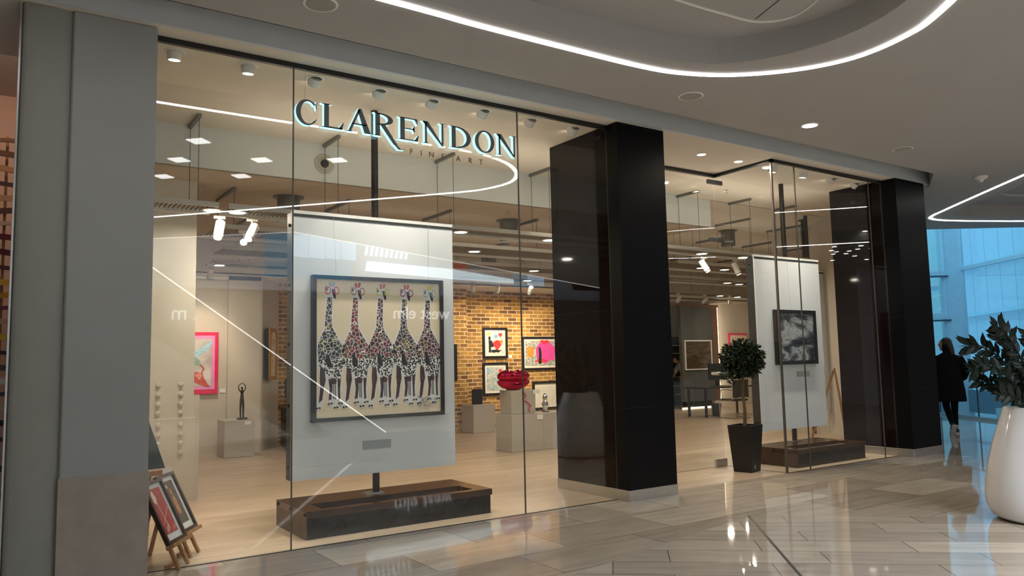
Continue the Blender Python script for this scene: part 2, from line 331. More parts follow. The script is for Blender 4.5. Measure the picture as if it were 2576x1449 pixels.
c=MB(); c.box(12.2,15.6,3.2,20.8,15.65,4.2); c.box(12.2,15.6,3.2,20.8,18.2,3.22); struct(c,'ceiling_office_rear',M_cream)
# rear walls
b=MB(); b.box(4.78,15.3,0,12.2,15.5,3.16); b.box(8.35,14.95,0,8.95,15.3,3.16); struct(b,'wall_back',M_brick)
b=MB(); b.box(.95,14.4,0,4.2,14.6,3.16); b.box(3.62,14.34,0,4.2,14.4,3.16); struct(b,'wall_back_cream',M_cream)
b=MB(); b.bar((4.2,14.36,1.58),(4.82,15.34,1.58),.06,3.16); struct(b,'wall_back_return',M_cream)
b=MB(); b.box(12.2,18.0,0,20.8,18.2,3.3); b.box(18.82,16.6,0,20.8,16.7,3.3); b.box(12.2,15.3,0,12.26,18.0,4.2); struct(b,'wall_back_office',M_cream)
b=MB(); b.box(2.2,14.385,0,3.61,14.4,.17); b.box(3.61,14.322,0,4.2,14.34,.17); struct(b,'baseboard_back',M_cream)
b=MB(); b.box(2.2,14.37,3.08,4.2,14.34,3.15); struct(b,'trim_8',M_white)
# steel column inside
sc=thing('steel_column','cream painted steel column with two rows of bolt heads, behind the easels','column',(1.79,9.75,0))
m=MB(); m.cbox(1.53,9.60,0,2.05,9.63,3.72,.003); m.box(1.77,9.63,0,1.81,9.93,3.72); m.box(1.53,9.93,0,2.05,9.96,3.72); build(m,'column_shaft',M_colpaint,sc)
m=MB(); m.cbox(1.515,9.575,0,2.065,9.60,.945,.003); m.box(1.99,9.63,0.02,2.12,9.66,1.2); build(m,'splice_plate',M_colpaint,sc)
m0=MB(); m0.smooth=True
for z in (1.327,1.218,1.109,1.006,.875,.771,.664,.556):
    for x in (1.665,1.905):
        mb=MB(); y=9.6 if z>.945 else 9.575
        mb.xf=Matrix.Translation((x,y,z))@Matrix.Rotation(PI/2,4,'X'); mb.lathe([(.033,0),(.033,.004),(.026,.005),(.026,.022),(.02,.028)],n=6)
        build(mb,'bolt_head',M_colpaint,sc)
# =====================================================================
#   SHOPFRONT: glass, columns, pillar
# =====================================================================
def pane(n,a,b,z0=0.004,z1=4.09,m=M_glass,t=.010):
    mb=MB(); a=Vector((*a,(z0+z1)/2)); b=Vector((*b,(z0+z1)/2)); mb.bar(a,b,t,z1-z0); o=struct(mb,'window_%d'%n,m); return o
pane(1,(1.04,D),(2.150,D)); pane(2,(2.158,D),(4.506,D)); pane(3,(4.514,D),(5.72,D))
pane(4,(6.45,7.443),(7.30,7.443)); pane(5,(8.64,6.475),(8.64,7.435)); pane(6,(8.65,D),(9.116,D)); pane(7,(9.124,D),(10.896,D)); pane(8,(10.904,D),(11.22,D))
m=MB()
for x in (2.154,4.51): m.box(x-.005,6.452,0.004,x+.005,6.466,4.09)
for x in (9.12,10.9): m.box(x-.006,6.452,0.004,x+.006,6.466,4.09)
m.box(8.62,6.45,0.004,8.645,6.475,4.09)
struct(m,'trim_9',mat('glass_joint_seal',(.10,.085,.07),.3,var=0))
# pivot door
dr=thing('door_1','frameless glass pivot door at the shop entrance beside the topiary tree','door',(8.0,7.44,0)); 
for k in ('label','category'): del dr[k]
dr['kind']='structure'
m=MB(); m.box(7.32,7.438,.012,8.60,7.448,4.02); build(m,'glass_leaf',M_glass,dr)
for z0,z1 in ((3.985,4.045),(3.15,3.205)):
    m=MB(); m.cbox(8.49,7.425,z0,8.80,7.462,z1,.006); build(m,'patch_fitting',M_dkgrey,dr)
m=MB(); m.cbox(8.40,7.42,.01,8.62,7.465,.11,.004); build(m,'patch_fitting',M_steel,dr)
m=MB(); m.tube([(8.50,7.36,1.28),(8.50,7.52,1.28)],.022,12); m.tube([(8.50,7.36,1.28),(8.62,7.36,1.28)],.012,8); build(m,'handle',M_steel,dr)
m=MB(); m.add([(7.59+.17*math.cos(a)*r,6.89+.13*math.sin(a)*r,.0015) for r in (1,.93) for a in [PI+i*PI/16 for i in range(17)]],[(i,i+1,17+i+1,17+i) for i in range(16)]); 
tag(build(m,'floor_socket_ring',M_steel),'thin steel ring set in the floor in front of the glass door','ring')
# dark clad columns
def clad(x0,x1,y0,y1,lab,name='clad_column'):
    t=thing(name,lab,'column',((x0+x1)/2,(y0+y1)/2,0),'dark clad columns of the shopfront')
    m=MB(); zs=[.115,1.05,2.03,3.02,3.55,ZS-.005] if 0 else [.115,.98,2.05,3.20,ZS-.003]
    for a,b in zip(zs,zs[1:]):
        m.cur=0; m.box(x0,D+.012,a+.002,x0+.02,y1,b-.002)
        m.cur=1; m.box(x0,y0+.0,a+.002,x0+.02,D-.012,b-.002); m.box(x0+.02,y0,a+.002,x1,y0+.02,b-.002); m.box(x1-.02,y0+.02,a+.002,x1,y1,b-.002); m.box(x0+.02,y1-.02,a+.002,x1-.02,y1,b-.002)
    m.cur=2; m.box(x0+.004,y0+.004,.11,x1-.004,y1-.004,ZS-.003); build(m,'cladding',[M_dkclad,M_dkclad2,M_black],t)
    m=MB(); m.cbox(x0-.006,y0-.006,0,x1+.006,y1+.006,.115,.002); build(m,'steel_skirting',M_steel,t)
    return t
clad(5.72,6.44,6.27,7.50,'glossy black clad column between the giraffe window and the entrance, steel foot')
clad(11.23,12.03,6.22,7.32,'black clad column at the far right end of the shopfront, by the walking woman')
# grey pillar at left
p=thing('shopfront_pillar','tall grey painted pillar with a brown stone foot at the left edge','pillar',(.74,6.5,0))
m=MB(); m.cbox(.468,6.285,.765,1.035,6.95,ZS,.01); build(m,'shaft',M_pill,p)
m=MB(); m.cbox(.462,6.278,0,1.043,6.95,.765,.003); build(m,'stone_foot',M_stone,p)
m=MB(); m.smooth=True; arc=[(.15,6.62)]+[(.15+.0,6.40)]+[(.19+.272*math.sin(a)*1.0-.0,6.40-.10*math.sin(a)) for a in [i*PI/2/8 for i in range(9)]]+[(.462,6.62)]
m.prism([(.155,6.62),(.155,6.33),(.165,6.315),(.19,6.305),(.26,6.30),(.34,6.302),(.40,6.31),(.47,6.325),(.47,6.62)],0,ZS)
tag(build(m,'rounded_pillar',mat('rounded_pillar_paint',(.27,.265,.235),.5,var=.03)),'rounded beige grey casing left of the stone footed pillar','pillar')
m=MB(); m.box(.138,6.31,0,.150,6.40,ZS); struct(m,'trim_10',M_steel)
# =====================================================================
#   SIGN
# =====================================================================
LH=.215; LB=3.582
def letter(ch,x0,wd,parent):
    P=[]
    def R(a,b,c_,d): P.append([(a,b),(c_,b),(c_,d),(a,d)])
    def Qd(*p): P.append(list(p))
    def serif(xc,w_,y,upw): # slab serif with bracket
        h=.035
        if upw: Qd((xc-w_,y),(xc+w_,y),(xc+w_*.55,y+h),(xc-w_*.55,y+h))
        else: Qd((xc-w_*.55,y-h),(xc+w_*.55,y-h),(xc+w_,y),(xc-w_,y))
    def ring(cx,cy,ro,ri,off,a0,a1,n=28):
        for i in range(n):
            t0=math.radians(a0+(a1-a0)*i/n); t1=math.radians(a0+(a1-a0)*(i+1)/n)
            o=lambda t:(cx+ro[0]*math.cos(t),cy+ro[1]*math.sin(t)); q=lambda t:(cx+off+ri[0]*math.cos(t),cy+ri[1]*math.sin(t))
            P.append([o(t0),o(t1),q(t1),q(t0)])
    W_=wd/LH
    if ch=='C':
        ring(W_*.54,.5,(W_*.54,.53),(W_*.36,.46),.045,42,318); Qd((W_*.97,.66),(W_*1.0,.66),(W_*.98,1.0),(W_*.93,.86)); Qd((W_*.90,.12),(W_*1.0,.24),(W_*.98,.28),(W_*.86,.16))
    elif ch=='L':
        R(.14,0,.345,1); serif(.24,.25,0,True); serif(.24,.25,1,False); Qd((.3,0),(W_*.93,0),(W_*.93,.07),(.3,.07)); Qd((W_*.78,.05),(W_*.93,0),(W_,.30),(W_*.96,.30))
    elif ch=='A':
        Qd((.08*W_,0),(.18*W_,0),(.54*W_,.93),(.49*W_,1.05)); Qd((.70*W_,0),(.95*W_,0),(.58*W_,1.05),(.44*W_,.95)); R(.25*W_,.32,.78*W_,.38); serif(.13*W_,.15,0,True); serif(.85*W_,.19,0,True)
    elif ch=='R':
        R(.10,0,.315,1); serif(.205,.2,0,True); serif(.2,.19,1,False); ring(.36,.74,(W_*.62,.26),(W_*.36,.19),.0,-90,90,16); R(.2,.945,.38,1.0); R(.2,.48,.40,.535)
        # long swash leg
        Qd((.32,.50),(.55,.52),(1.14,-.30),(.95,-.30)); Qd((.98,-.30),(1.12,-.30),(1.30,-.455),(1.18,-.48)); Qd((1.18,-.48),(1.30,-.455),(1.48,-.44),(1.46,-.47))
    elif ch=='E':
        R(.13,0,.345,1); serif(.22,.22,0,True); serif(.22,.19,1,False); R(.3,.95,W_*.92,1.0); Qd((W_*.80,.95),(W_*.92,1.0),(W_*.96,.74),(W_*.93,.74)); R(.3,.49,W_*.74,.54); Qd((W_*.70,.515),(W_*.78,.66),(W_*.80,.66),(W_*.80,.37)); Qd((W_*.70,.515),(W_*.80,.66),(W_*.80,.37),(W_*.78,.37))
        R(.3,0,W_*.95,.05); Qd((W_*.80,.05),(W_*.95,0),(W_*1.0,.28),(W_*.97,.28))
    elif ch=='N':
        R(.17,0,.275,.95); serif(.22,.17,0,True); R(W_-.265,.03,W_-.165,1); serif(W_-.215,.17,1,False); Qd((.04,1.0),(.33,1.0),(W_-.155,-.04),(W_-.25,-.04)); Qd((.02,1.0),(.14,1.0),(.26,.9),(.19,.9))
    elif ch=='D':
        R(.13,0,.345,1); serif(.2,.19,1,False); serif(.2,.17,0,True); ring(.40,.5,(W_-.40,.5),(W_-.63,.43),.0,-90,90,22); R(.25,.95,.42,1.0); R(.25,0,.42,.05)
    elif ch=='O':
        ring(W_/2,.5,(W_/2,.53),(W_/2-.20,.46),0,0,360,40)
    m=MB(); y0,y1=6.392,6.438
    for q in P:
        ar=sum(q[i][0]*q[(i+1)%len(q)][1]-q[(i+1)%len(q)][0]*q[i][1] for i in range(len(q)))
        if ar<0: q=q[::-1]
        pts=[(x0+a*LH,LB+b_*LH) for a,b_ in q]; n=len(pts)
        b0=len(m.v)
        m.cur=0; m.add([(a,y0,b_) for a,b_ in pts],[tuple(range(n))])
        m.cur=1; m.add([(a,y0,b_) for a,b_ in pts]+[(a,y1,b_) for a,b_ in pts],[(i,n+i,n+(i+1)%n,(i+1)%n) for i in range(n)]+[tuple(n+i for i in range(n))[::-1]])
    return build(m,'letter',[M_face,M_cyan],parent)
sg=thing('shop_sign','grey serif lettering CLARENDON with glowing cyan edges on the glass','sign',(3.3,6.41,3.58))
for ch,a,b_ in (('C',2.153,2.338),('L',2.375,2.587),('A',2.607,2.858),('R',2.868,3.064),('E',3.112,3.332),('N',3.36,3.633),('D',3.66,3.906),('O',3.951,4.181),('N',4.195,4.468)): letter(ch,a,b_-a,sg)
def text_mesh(txt,size,ext=0.0):
    cu=bpy.data.curves.new('t','FONT'); cu.body=txt; cu.size=size; cu.extrude=ext; cu.align_x='LEFT'
    o=bpy.data.objects.new('t',cu); COL.objects.link(o); dg=bpy.context.evaluated_depsgraph_get(); me=bpy.data.meshes.new_from_object(o.evaluated_get(dg))
    bpy.data.objects.remove(o); return me
def text_mb(mb,txt,size,loc,ext=.003,mirror=1,rz=0):
    me=text_mesh(txt,size,ext); xf=Matrix.Translation(loc)@Matrix.Rotation(rz,4,'Z')@Matrix.Rotation(PI/2,4,'X')
    mb.add([xf@v.co for v in me.vertices],[tuple(p.vertices) for p in me.polygons]); return mb
fs_=thing('shop_subtitle','thin grey capitals FINE ART on the glass below the big lettering','sign',(3.66,6.44,3.47))
for ch,x in zip('FINEART',(3.262,3.375,3.465,3.60,3.765,3.905,4.03)):
    m=MB(); text_mb(m,ch,.075,(x,6.447,3.47),.003); build(m,'letter',mat('subtitle_letter',(.16,.14,.11),.5,var=0),fs_)
m=MB(); m.tube([(2.25,6.44,3.80),(2.25,6.44,4.09)],.0015,5); tag(build(m,'sign_cable',M_steel),'thin hanging wire above the first letter of the shop sign','cable')
# =====================================================================
#   SOFFIT SPOTS AND CEILING LAMPS
# =====================================================================
def gimbal(x,y,tilt,label,grp,aim=None,en=60,z=ZS):
    t=thing('gimbal_spotlight',label,'spotlight',(x,y,z),grp)
    m=MB(); m.smooth=True; m.lathe([(.085,0),(.085,-.004),(.062,-.008),(.062,0)],(x,y,z),24); build(m,'trim_ring',M_white,t)
    m=MB(); m.smooth=True
    m.xf=Matrix.Translation((x,y,z))@Matrix.Rotation(tilt,4,'X')@Matrix.Rotation(0,4,'Y')
    m.lathe([(.058,.012),(.06,-.02),(.056,-.07),(.046,-.075),(.046,-.06)],n=24); build(m,'housing',M_white,t)
    m=MB(); m.xf=Matrix.Translation((x,y,z))@Matrix.Rotation(tilt,4,'X'); m.lathe([(.045,-.066),(.045,-.062)],n=20); build(m,'lens',M_lens,t)
    if aim: lamp('SPOT',(x,y,z-.09),en,(1,.92,.80),.03,aim=aim,ang=62,blend=.8)
    return t
sx=(1.235,1.836,2.44,3.08,3.655,4.262,4.87,5.47)
names=['first from the grey pillar','second from the pillar','third, above the first sign letter','fourth, largest hood','fifth along the soffit','sixth along the soffit','seventh, right of the sign','eighth, next to the black column']
aims=[(1.5,7.4,.0),(1.9,9,0.2),(2.7,7,2.1),(3.1,7.0,1.5),(3.5,7.0,1.7),(3.8,7.0,2.0),(4.6,8.5,0),(5.4,8.0,0)]
for i,x in enumerate(sx): gimbal(x,6.71,.9 if i>1 else .12,'white tilted soffit spotlight behind the main window, '+names[i],'soffit spotlights behind the main window',aims[i],(6,18,100,135,135,110,35,30)[i])
for i,(x,y) in enumerate(((9.03,6.73),(9.70,6.72),(10.43,6.74),(11.05,6.75))): gimbal(x,y,(.15,.15,.9,.9)[i],'white soffit spotlight in the far right window, '+('nearest the glass corner','second from the glass corner','third, with hood','last beside the black column')[i],'soffit spotlights in the far right window',((9.4,7.1,1.5),(9.8,7.1,1.2),(10.2,7.1,2),(10.4,7.1,1))[i],(40,110,130,50)[i])
def down(x,y,z,r,label,grp,em=M_lens,en=0,nm='downlight'):
    t=thing(nm,label,'ceiling light',(x,y,z),grp)
    m=MB(); m.smooth=True; m.lathe([(r*1.25,0),(r*1.25,-.004),(r,-.007),(r,0)],(x,y,z),28); build(m,'trim_ring',M_white,t)
    m=MB(); m.lathe([(r*.97,-.003),(r*.97,-.0055)],(x,y,z),28); build(m,'diffuser',em,t)
    if en: lamp('AREA',(x,y,z-.02),en,WARMW,r*1.6,aim=(x,y,0))
for x,l in ((6.75,'entrance soffit downlight half hidden behind the black column'),(7.626,'left of the two entrance soffit downlights'),(8.346,'right of the two entrance soffit downlights, near the glass corner')): down(x,6.76,ZS,.055,l,'entrance downlights',en=22)
down(7.67,5.19,ZC,.085,'bright round downlight alone in the mall ceiling','mall ceiling lights',M_lensw,en=10)
for x,l in ((1.93,'flat round speaker grille at the top of the mall ceiling, nearest the pillar'),(5.75,'flat round speaker grille below the bend of the LED strip'),(9.62,'flat round speaker grille farthest along the mall ceiling')):
    t=thing('ceiling_speaker',l,'speaker',(x,5.2,ZC),'round ceiling speakers'); m=MB(); m.smooth=True; m.lathe([(.125,0),(.125,-.005),(.11,-.006)],(x,5.2,ZC),30); build(m,'rim',M_white,t)
    m=MB(); m.lathe([(.108,-.0055),(.108,-.0075)],(x,5.2,ZC),30); build(m,'grille',mat('speaker_mesh',(.36,.34,.32),.8),t)
m=MB(); m.smooth=True; m.lathe([(.09,0),(.09,-.02),(.06,-.045),(.045,-.05)],(12.2,5.45,ZC),20); m.lathe([(.03,-.05),(.03,-.075),(.02,-.08)],(12.2,5.45,ZC),12); tag(build(m,'smoke_detector',M_white),'small round detector on the mall ceiling left of the far coffer','detector')
for x,y,l in ((2.04,3.37,'nearest the window, left column'),(2.02,2.37,'middle of the left column'),(2.02,1.34,'last of the left column'),(2.93,2.88,'first of the right column'),(2.94,1.88,'last of the right column'),(3.78,3.35,'alone by the bend of the coffer')):
    t=thing('square_panel_light','square coffer lamp seen mirrored, '+l,'ceiling light',(x,y,ZC+.1),'square coffer lamps'); X=Matrix.Translation((x,y,0))@Matrix.Rotation(math.radians(45),4,'Z')
    m=MB(); m.xf=X; m.box(-.11,-.11,ZC+.10,.11,.11,ZC+.236); build(m,'lamp_box',M_white,t); m=MB(); m.xf=X; m.box(-.10,-.10,ZC+.092,.10,.10,ZC+.0995); build(m,'diffuser',mat('square_diffuser',(1,1,1),.5,emit=(1,1,1),es=9,var=0),t)
dot0=None
for x,y,z in ((16.88,2.03,.2),(17.56,1.87,.2),(18.04,1.46,.2),(17.83,2.08,.2),(18.3,1.67,.2),(17.08,2.53,-.04),(16.63,2.13,-.04),(17.16,1.70,-.04),(17.49,1.62,-.04),(17.81,1.32,-.04),(17.66,1.86,-.04),(18.05,1.52,-.04),(17.54,2.16,-.04),(18.69,1.36,-.04),(16.55,2.97,.2),(17.72,2.4,-.04),(18.97,.53,-.04),(19.71,1.07,-.04)):
    if dot0 is None:
        dot0=thing('small_coffer_lamp','tiny bright lamp of the cluster in the far coffer, seen mirrored by the right column','ceiling light',(x,y,ZC+.2),'tiny lamps of the far coffer'); m=MB(); m.lathe([(.06,.04),(.06,0)],(x,y,ZC+.2),16); build(m,'rim',M_white,dot0); m=MB(); m.lathe([(.052,-.001),(.052,-.006)],(x,y,ZC+.2),16); build(m,'lens',mat('dot_lens',(1,1,1),.5,emit=(1,1,1),es=14,var=0),dot0)
    else: dup(dot0,(x-16.88,y-2.03,z-.2),dot0['label'])
# =====================================================================
#   SUSPENDED LIGHTING RAFTS IN THE SHOP
# =====================================================================
def raft(y0,y1,x0,x1,z,zc,xs,label,sl=True):
    t=thing('ceiling_raft',label,'lighting raft',((x0+x1)/2,(y0+y1)/2,z),'hanging lighting rafts')
    m=MB(); m.box(x0,y0-.02,z,x1,y0+.02,z+.05); build(m,'rail',M_rail,t)
    m=MB(); m.box(x0,y1-.02,z-.01,x1,y1+.02,z+.045); build(m,'rail',M_white,t)
    m=MB(); x=x0+.05
    while x<x1: m.box(x,y0+.02,z+.02,x+.010,y1-.02,z+.04); x+=.045
    build(m,'slats',mat('raft_slats',(.26,.23,.19),.5,metal=.3,var=0),t)
    for x in xs:
        m=MB(); m.box(x-.018,y0-.03,zc-.04,x+.018,y1+.03,zc); build(m,'hanger_bar',M_duct,t)
        for y in (y0,y1):
            m=MB(); m.tube([(x,y,zc-.03),(x,y,z+.04)],.0035,5); build(m,'cable',M_dkgrey,t)
    return t
raft(8.45,8.87,1.0,2.02,3.2,ZS+.05,[1.81],'short hanging light raft at far left, closest row to the window')
raft(8.45,8.87,2.12,7.6,3.2,ZS+.05,[3.35,4.89,6.42],'long slatted light raft hanging behind the giraffe display board, closest row')
raft(8.45,8.87,8.2,12.2,3.2,ZS+.05,[9.40,10.67,11.9],'slatted light raft hanging inside above the glass door, closest row')
raft(9.7,10.5,2.3,9.2,3.2,3.72,[2.3+.2,4.0,5.55,7.1,8.6],'slatted light raft of the second row behind the giraffe board')
raft(11.4,12.2,2.8,9.4,3.2,3.72,[3.2,4.8,6.4,8.0],'slatted light raft of the third row, before the brick wall')
raft(13.0,13.6,3.0,11.8,3.2,3.72,[3.6,5.6,7.6,9.6,11.4],'slatted light raft of the fourth row, nearest the brick wall')
raft(9.7,10.5,10.2,15.2,3.2,4.18,[10.6,12.2,13.8],'slatted light raft of the second row in the right bay')
raft(11.5,12.3,11.4,18.4,3.2,4.18,[12.0,13.6,15.2,16.8],'slatted light raft of the third row in the right bay')
raft(14.2,14.9,13.2,19.2,3.2,4.18,[13.8,15.4,17.0],'slatted light raft of the rear row in the right bay')
discs=[(2.0,8.66,'left one of the bright pair at the far left raft'),(2.27,8.66,'right one of the bright pair at the far left raft'),(5.11,8.66,'right after the giraffe board edge'),(6.57,8.68,'in the near raft beside the black column'),(9.71,8.70,'in the near raft above the glass door'),
 (3.43,10.1,'behind the white spotlights'),(6.2,10.1,'in the second row above the brick wall'),(8.55,11.8,'in the third row beside the black column'),(3.2,13.3,'over the cream rear wall'),(9.46,13.3,'in the row nearest the brick wall'),
 (11.25,10.1,'second row above the glass door'),(11.9,10.1,'right of the glass door edge'),(14.1,11.9,'over the desk in the right bay'),(14.63,12.0,'behind the hanging spotlights of the right bay'),(16.85,14.5,'rear row left of the far display board'),(17.7,14.6,'rear row above the person in the office')]
for x,y,l in discs: down(x,y,3.205,.085,'round lit raft downlight '+l,'raft downlights',en=17)
def trackspot(x,y,z,aim,label,en=0,ang=55,g='white track spotlights',grow=1):
    t=thing('track_spotlight',label,'spotlight',(x,y,z),g)
    m=MB(); m.cbox(x-.06,y-.018,z-.035,x+.06,y+.018,z,.003); build(m,'adapter',M_white,t)
    m=MB(); m.tube([(x,y,z-.03),(x,y,z-.12)],.011,8); build(m,'arm',M_white,t)
    d=(Vector(aim)-Vector((x,y,z-.15))).normalized(); Rm=d.to_track_quat('-Z','Y').to_matrix().to_4x4()
    T=Matrix.Translation((x,y,z-.15))@Rm
    m=MB(); m.smooth=True; m.xf=T; m.lathe([(.045,.10),(.05,.095),(.05,-.10),(.046,-.125),(.040,-.125),(.038,-.105)],n=20); build(m,'housing',M_white,t)
    m=MB(); m.smooth=True; m.xf=T; m.lathe([(.0515,-.10),(.0515,-.108)],n=20); build(m,'black_ring',M_black,t)
    m=MB(); m.xf=T; m.lathe([(.038,-.108),(.038,-.112)],n=20); build(m,'lens',M_lens,t)
    if en: lamp('SPOT',Vector((x,y,z-.15))+d*.15,en,WARM,.03,aim=aim,ang=ang,blend=.75)
    return t
trackspot(2.13,8.87,3.19,(1.6,8.0,.9),'white track spotlight with dark lens, hanging left above the far left view',40)
trackspot(2.49,8.87,3.19,(1.7,8.2,1.6),'lit white track spotlight just right of the dark lensed one',50)
trackspot(2.62,9.7,3.19,(.9,3.0,2.2),'glaring track spotlight turned to the window below the pair',0)
trackspot(3.0,13.0,3.19,(3.1,14.4,1.7),'white spotlight aimed at the red bordered painting',80,70)
for i,(x,ax,en) in enumerate(((8.3,9.3,70),(8.9,9.8,100),(9.75,10.4,150),(10.55,11.3,150))): trackspot(x,13.6,3.19,(ax,15.3,1.75),'white track spotlight before the brick wall, '+('first from the left','second, above the heart picture','third, face on','fourth beside the black column')[i],en,75)
trackspot(9.95,8.87,3.19,(10.6,8.0,1.2),'lit track spotlight hanging inside above the glass door edge',30)
trackspot(10.75,8.87,3.19,(11.3,8.2,.8),'white track spotlight right beside the far display board',30)
trackspot(14.9,14.2,3.19,(15.8,16.4,1.6),'distant white spotlight of the right bay, leftmost',50,70)
trackspot(15.9,14.2,3.19,(15.9,16.4,1.4),'distant white spotlight of the right bay, second',60,70)
trackspot(16.9,14.2,3.19,(19.5,16.4,1.9),'distant white spotlight aimed at the pink picture',90,70)
for x,y,e,L in ((4.5,8.0,18,4.5),(9.9,8.0,14,3),(5.5,10.1,3,5),(6,11.8,3,5),(12.4,10.1,4,3),(14.5,11.9,4,5)): lamp('AREA',(x,y,3.3),e,WARMW,L,aim=(x,y,5),shape='RECTANGLE',size2=.3)  # added upward fill that brightens the shop ceilings, no visible fittings
# ducts, nozzle, sprinklers
for x,y,zc,l in ((3.26,9.95,3.72,'grey ventilation duct stub behind the top left corner of the giraffe board'),(6.78,10.0,3.72,'grey ventilation duct stub near the black column top'),(8.15,12.75,3.72,'grey ventilation duct stub before the brick wall'),(13.0,10.9,4.18,'grey duct stub hanging in the right bay')):
    t=thing('ventilation_duct',l,'duct',(x,y,zc-.4),'ceiling duct stubs'); m=MB(); m.smooth=True; m.lathe([(.145,0),(.145,-.34),(.135,-.34)],(x,y,zc),28); build(m,'duct_pipe',M_duct,t)
    m=MB(); m.smooth=True; m.lathe([(.20,0),(.20,-.012),(.145,-.014)],(x,y,zc),28); build(m,'ceiling_flange',M_duct,t)
t=thing('air_nozzle','round air nozzle with black centre on the pale bulkhead','vent',(3.35,8.9,3.94))
def disc_y(mb,x,y,z,prof,n=32): mb.xf=Matrix.Translation((x,y,z))@Matrix.Rotation(PI/2,4,'X'); mb.smooth=True; return mb.lathe(prof,n=n)
build(disc_y(MB(),3.35,8.9,3.94,[(.125,0),(.125,.006),(.118,.010),(.10,.006),(.085,.006),(.08,.014),(.06,.016)]),'nozzle_ring',mat('nozzle_ring',(.42,.40,.34),.5,var=0),t)
build(disc_y(MB(),3.35,8.9,3.94,[(.05,.012),(.05,.03),(.04,.045),(.02,.05)]),'nozzle_core',M_black,t)
for x,y,z,l in ((4.65,10.9,3.72,'small ceiling sprinkler behind the sign, right of the thick pole'),(6.3,9.3,3.72,'small ceiling sprinkler near the second glass joint'),(9.8,8.2,ZS+.05,'small sprinkler in the right bay ceiling behind the door top'),(12.4,8.4,ZS+.05,'small sprinkler by the far window corner')):
    m=MB(); m.smooth=True; m.lathe([(.035,0),(.035,-.006),(.012,-.01),(.012,-.04),(.022,-.042),(.022,-.046)],(x,y,z),14); tag(build(m,'sprinkler',M_chrome),l,'sprinkler','ceiling sprinklers')
# =====================================================================
#   DISPLAY BOARDS ON POLES
# =====================================================================
def board(x0,x1,y,z0,z1,px,py,zc,label,pl,pz=.2405,th=.15):
    t=thing('display_board',label,'display board',((x0+x1)/2,y+th/2,z0),'hanging display boards')
    m=MB(); m.cbox(x0,y,z0,x1,y+.02,z1,.002); build(m,'front_panel',M_panel,t)
    m=MB(); m.box(x0+.003,y+.02,z0+.003,x1-.003,y+th,z1-.003); build(m,'core_frame',M_dkgrey,t)
    m=MB(); m.cur=0; m.box(x0,y-.004,z1-.018,x1,y+.03,z1+.012); m.cur=1; m.box(x0+.002,y-.0025,z1-.045,x1-.002,y+.001,z1-.018); build(m,'top_rail',[M_white,M_dkgrey],t)
    for z in (z0+.3,z1-.3): m=MB(); m.box(px-.05,y+th-.002,z-.04,px+.05,py-.03,z+.04); build(m,'pole_bracket',M_dkgrey,t)
    k=5
    for i in range(k):
        z=z0+.12+(z1-z0-.24)*i/(k-1); mb=MB(); mb.smooth=True; mb.xf=Matrix.Translation((x0+.003,y+.085,z))@Matrix.Rotation(-PI/2,4,'Y'); mb.lathe([(.016,0),(.016,.008),(.01,.014)],n=12); build(mb,'side_bolt',M_black,t)
    p=thing('support_pole','dark round floor to ceiling pole behind '+pl,'pole',(px,py,0),'display board poles')
    m=MB(); m.smooth=True; m.tube([(px,py,pz),(px,py,zc)],.036,20); build(m,'tube',mat('pole_metal',(.035,.03,.027),.3,metal=.6,var=0),p)
    m=MB(); m.smooth=True; m.lathe([(.085,0),(.085,-.012),(.04,-.016)],(px,py,zc),24); build(m,'ceiling_flange',M_dkgrey,p)
    m=MB(); m.box(px-.13,py-.06,pz,px+.06,py+.06,pz+.009); build(m,'foot_plate',M_steel,p)
    return t
def plinth(x0,x1,y0,y1,label,z=.24):
    t=thing('timber_plinth',label,'plinth',((x0+x1)/2,(y0+y1)/2,0),'timber plinths under the display boards')
    m=MB(); m.cbox(x0,y0,0,x1,y1,z-.05,.003); m.v and None; build(m,'body',mat('plinth_front_timber',(.010,.009,.009),.15,var=.3,vs=9,spec=.3),t)
    tr=.085; m=MB(); X0,X1,Y0,Y1=x0-.012,x1+.012,y0-.012,y1+.012
    m.box(X0,Y0,z-.06,X1,Y0+tr,z); m.box(X0,y0+(y1-y0)*.45,z-.06,X1,Y1,z); m.box(X0,Y0+tr,z-.06,X0+tr*2,y0+(y1-y0)*.45,z); m.box(X1-tr*2,Y0+tr,z-.06,X1,y0+(y1-y0)*.45,z); build(m,'top_boards',M_plinthw,t)
    m=MB(); m.box(X0-.0005,Y0+.005,0,X0+.011,Y1-.005,z-.06); build(m,'end_board',M_timber,t)
    m=MB(); m.box(X0+tr*2,Y0+tr,z-.055,X1-tr*2,y0+(y1-y0)*.45,z-.045); build(m,'sunken_tray',M_black,t)
    for yy in (Y0+.05,(Y0+Y1)/2,Y1-.05):
        mb=MB(); mb.smooth=True; mb.xf=Matrix.Translation((X0,yy,z-.03))@Matrix.Rotation(-PI/2,4,'Y'); mb.lathe([(.018,0),(.018,.008),(.01,.013)],n=12); build(mb,'corner_bolt',M_black,t)
    return t
plinth(2.39,4.28,6.74,7.55,'long dark timber plinth under the giraffe display board')
plinth(9.14,10.72,6.66,7.45,'dark timber plinth in the far right window, under the dark abstract picture')
board(2.33,4.03,7.0,.475,2.935,3.29,7.30,ZS+.02,'pale display board with the giraffe painting, in the main window','the giraffe display board')
board(9.02,10.53,7.12,.46,2.94,10.05,7.36,ZS+.02,'pale display board with the dark abstract picture, in the far window','the board with the dark abstract picture')
board(13.24,13.46,9.0,.46,3.12,13.35,9.32,4.17,'narrow seen pale display board behind the far right window, farthest one','the farthest display board',pz=0)
m=MB(); m.tube([(12.98,9.0,3.1),(12.98,9.0,4.17)],.036,14); tag(build(m,'hanging_tube',M_dkgrey),'dark tube dropping from the ceiling behind the far right window','pole')
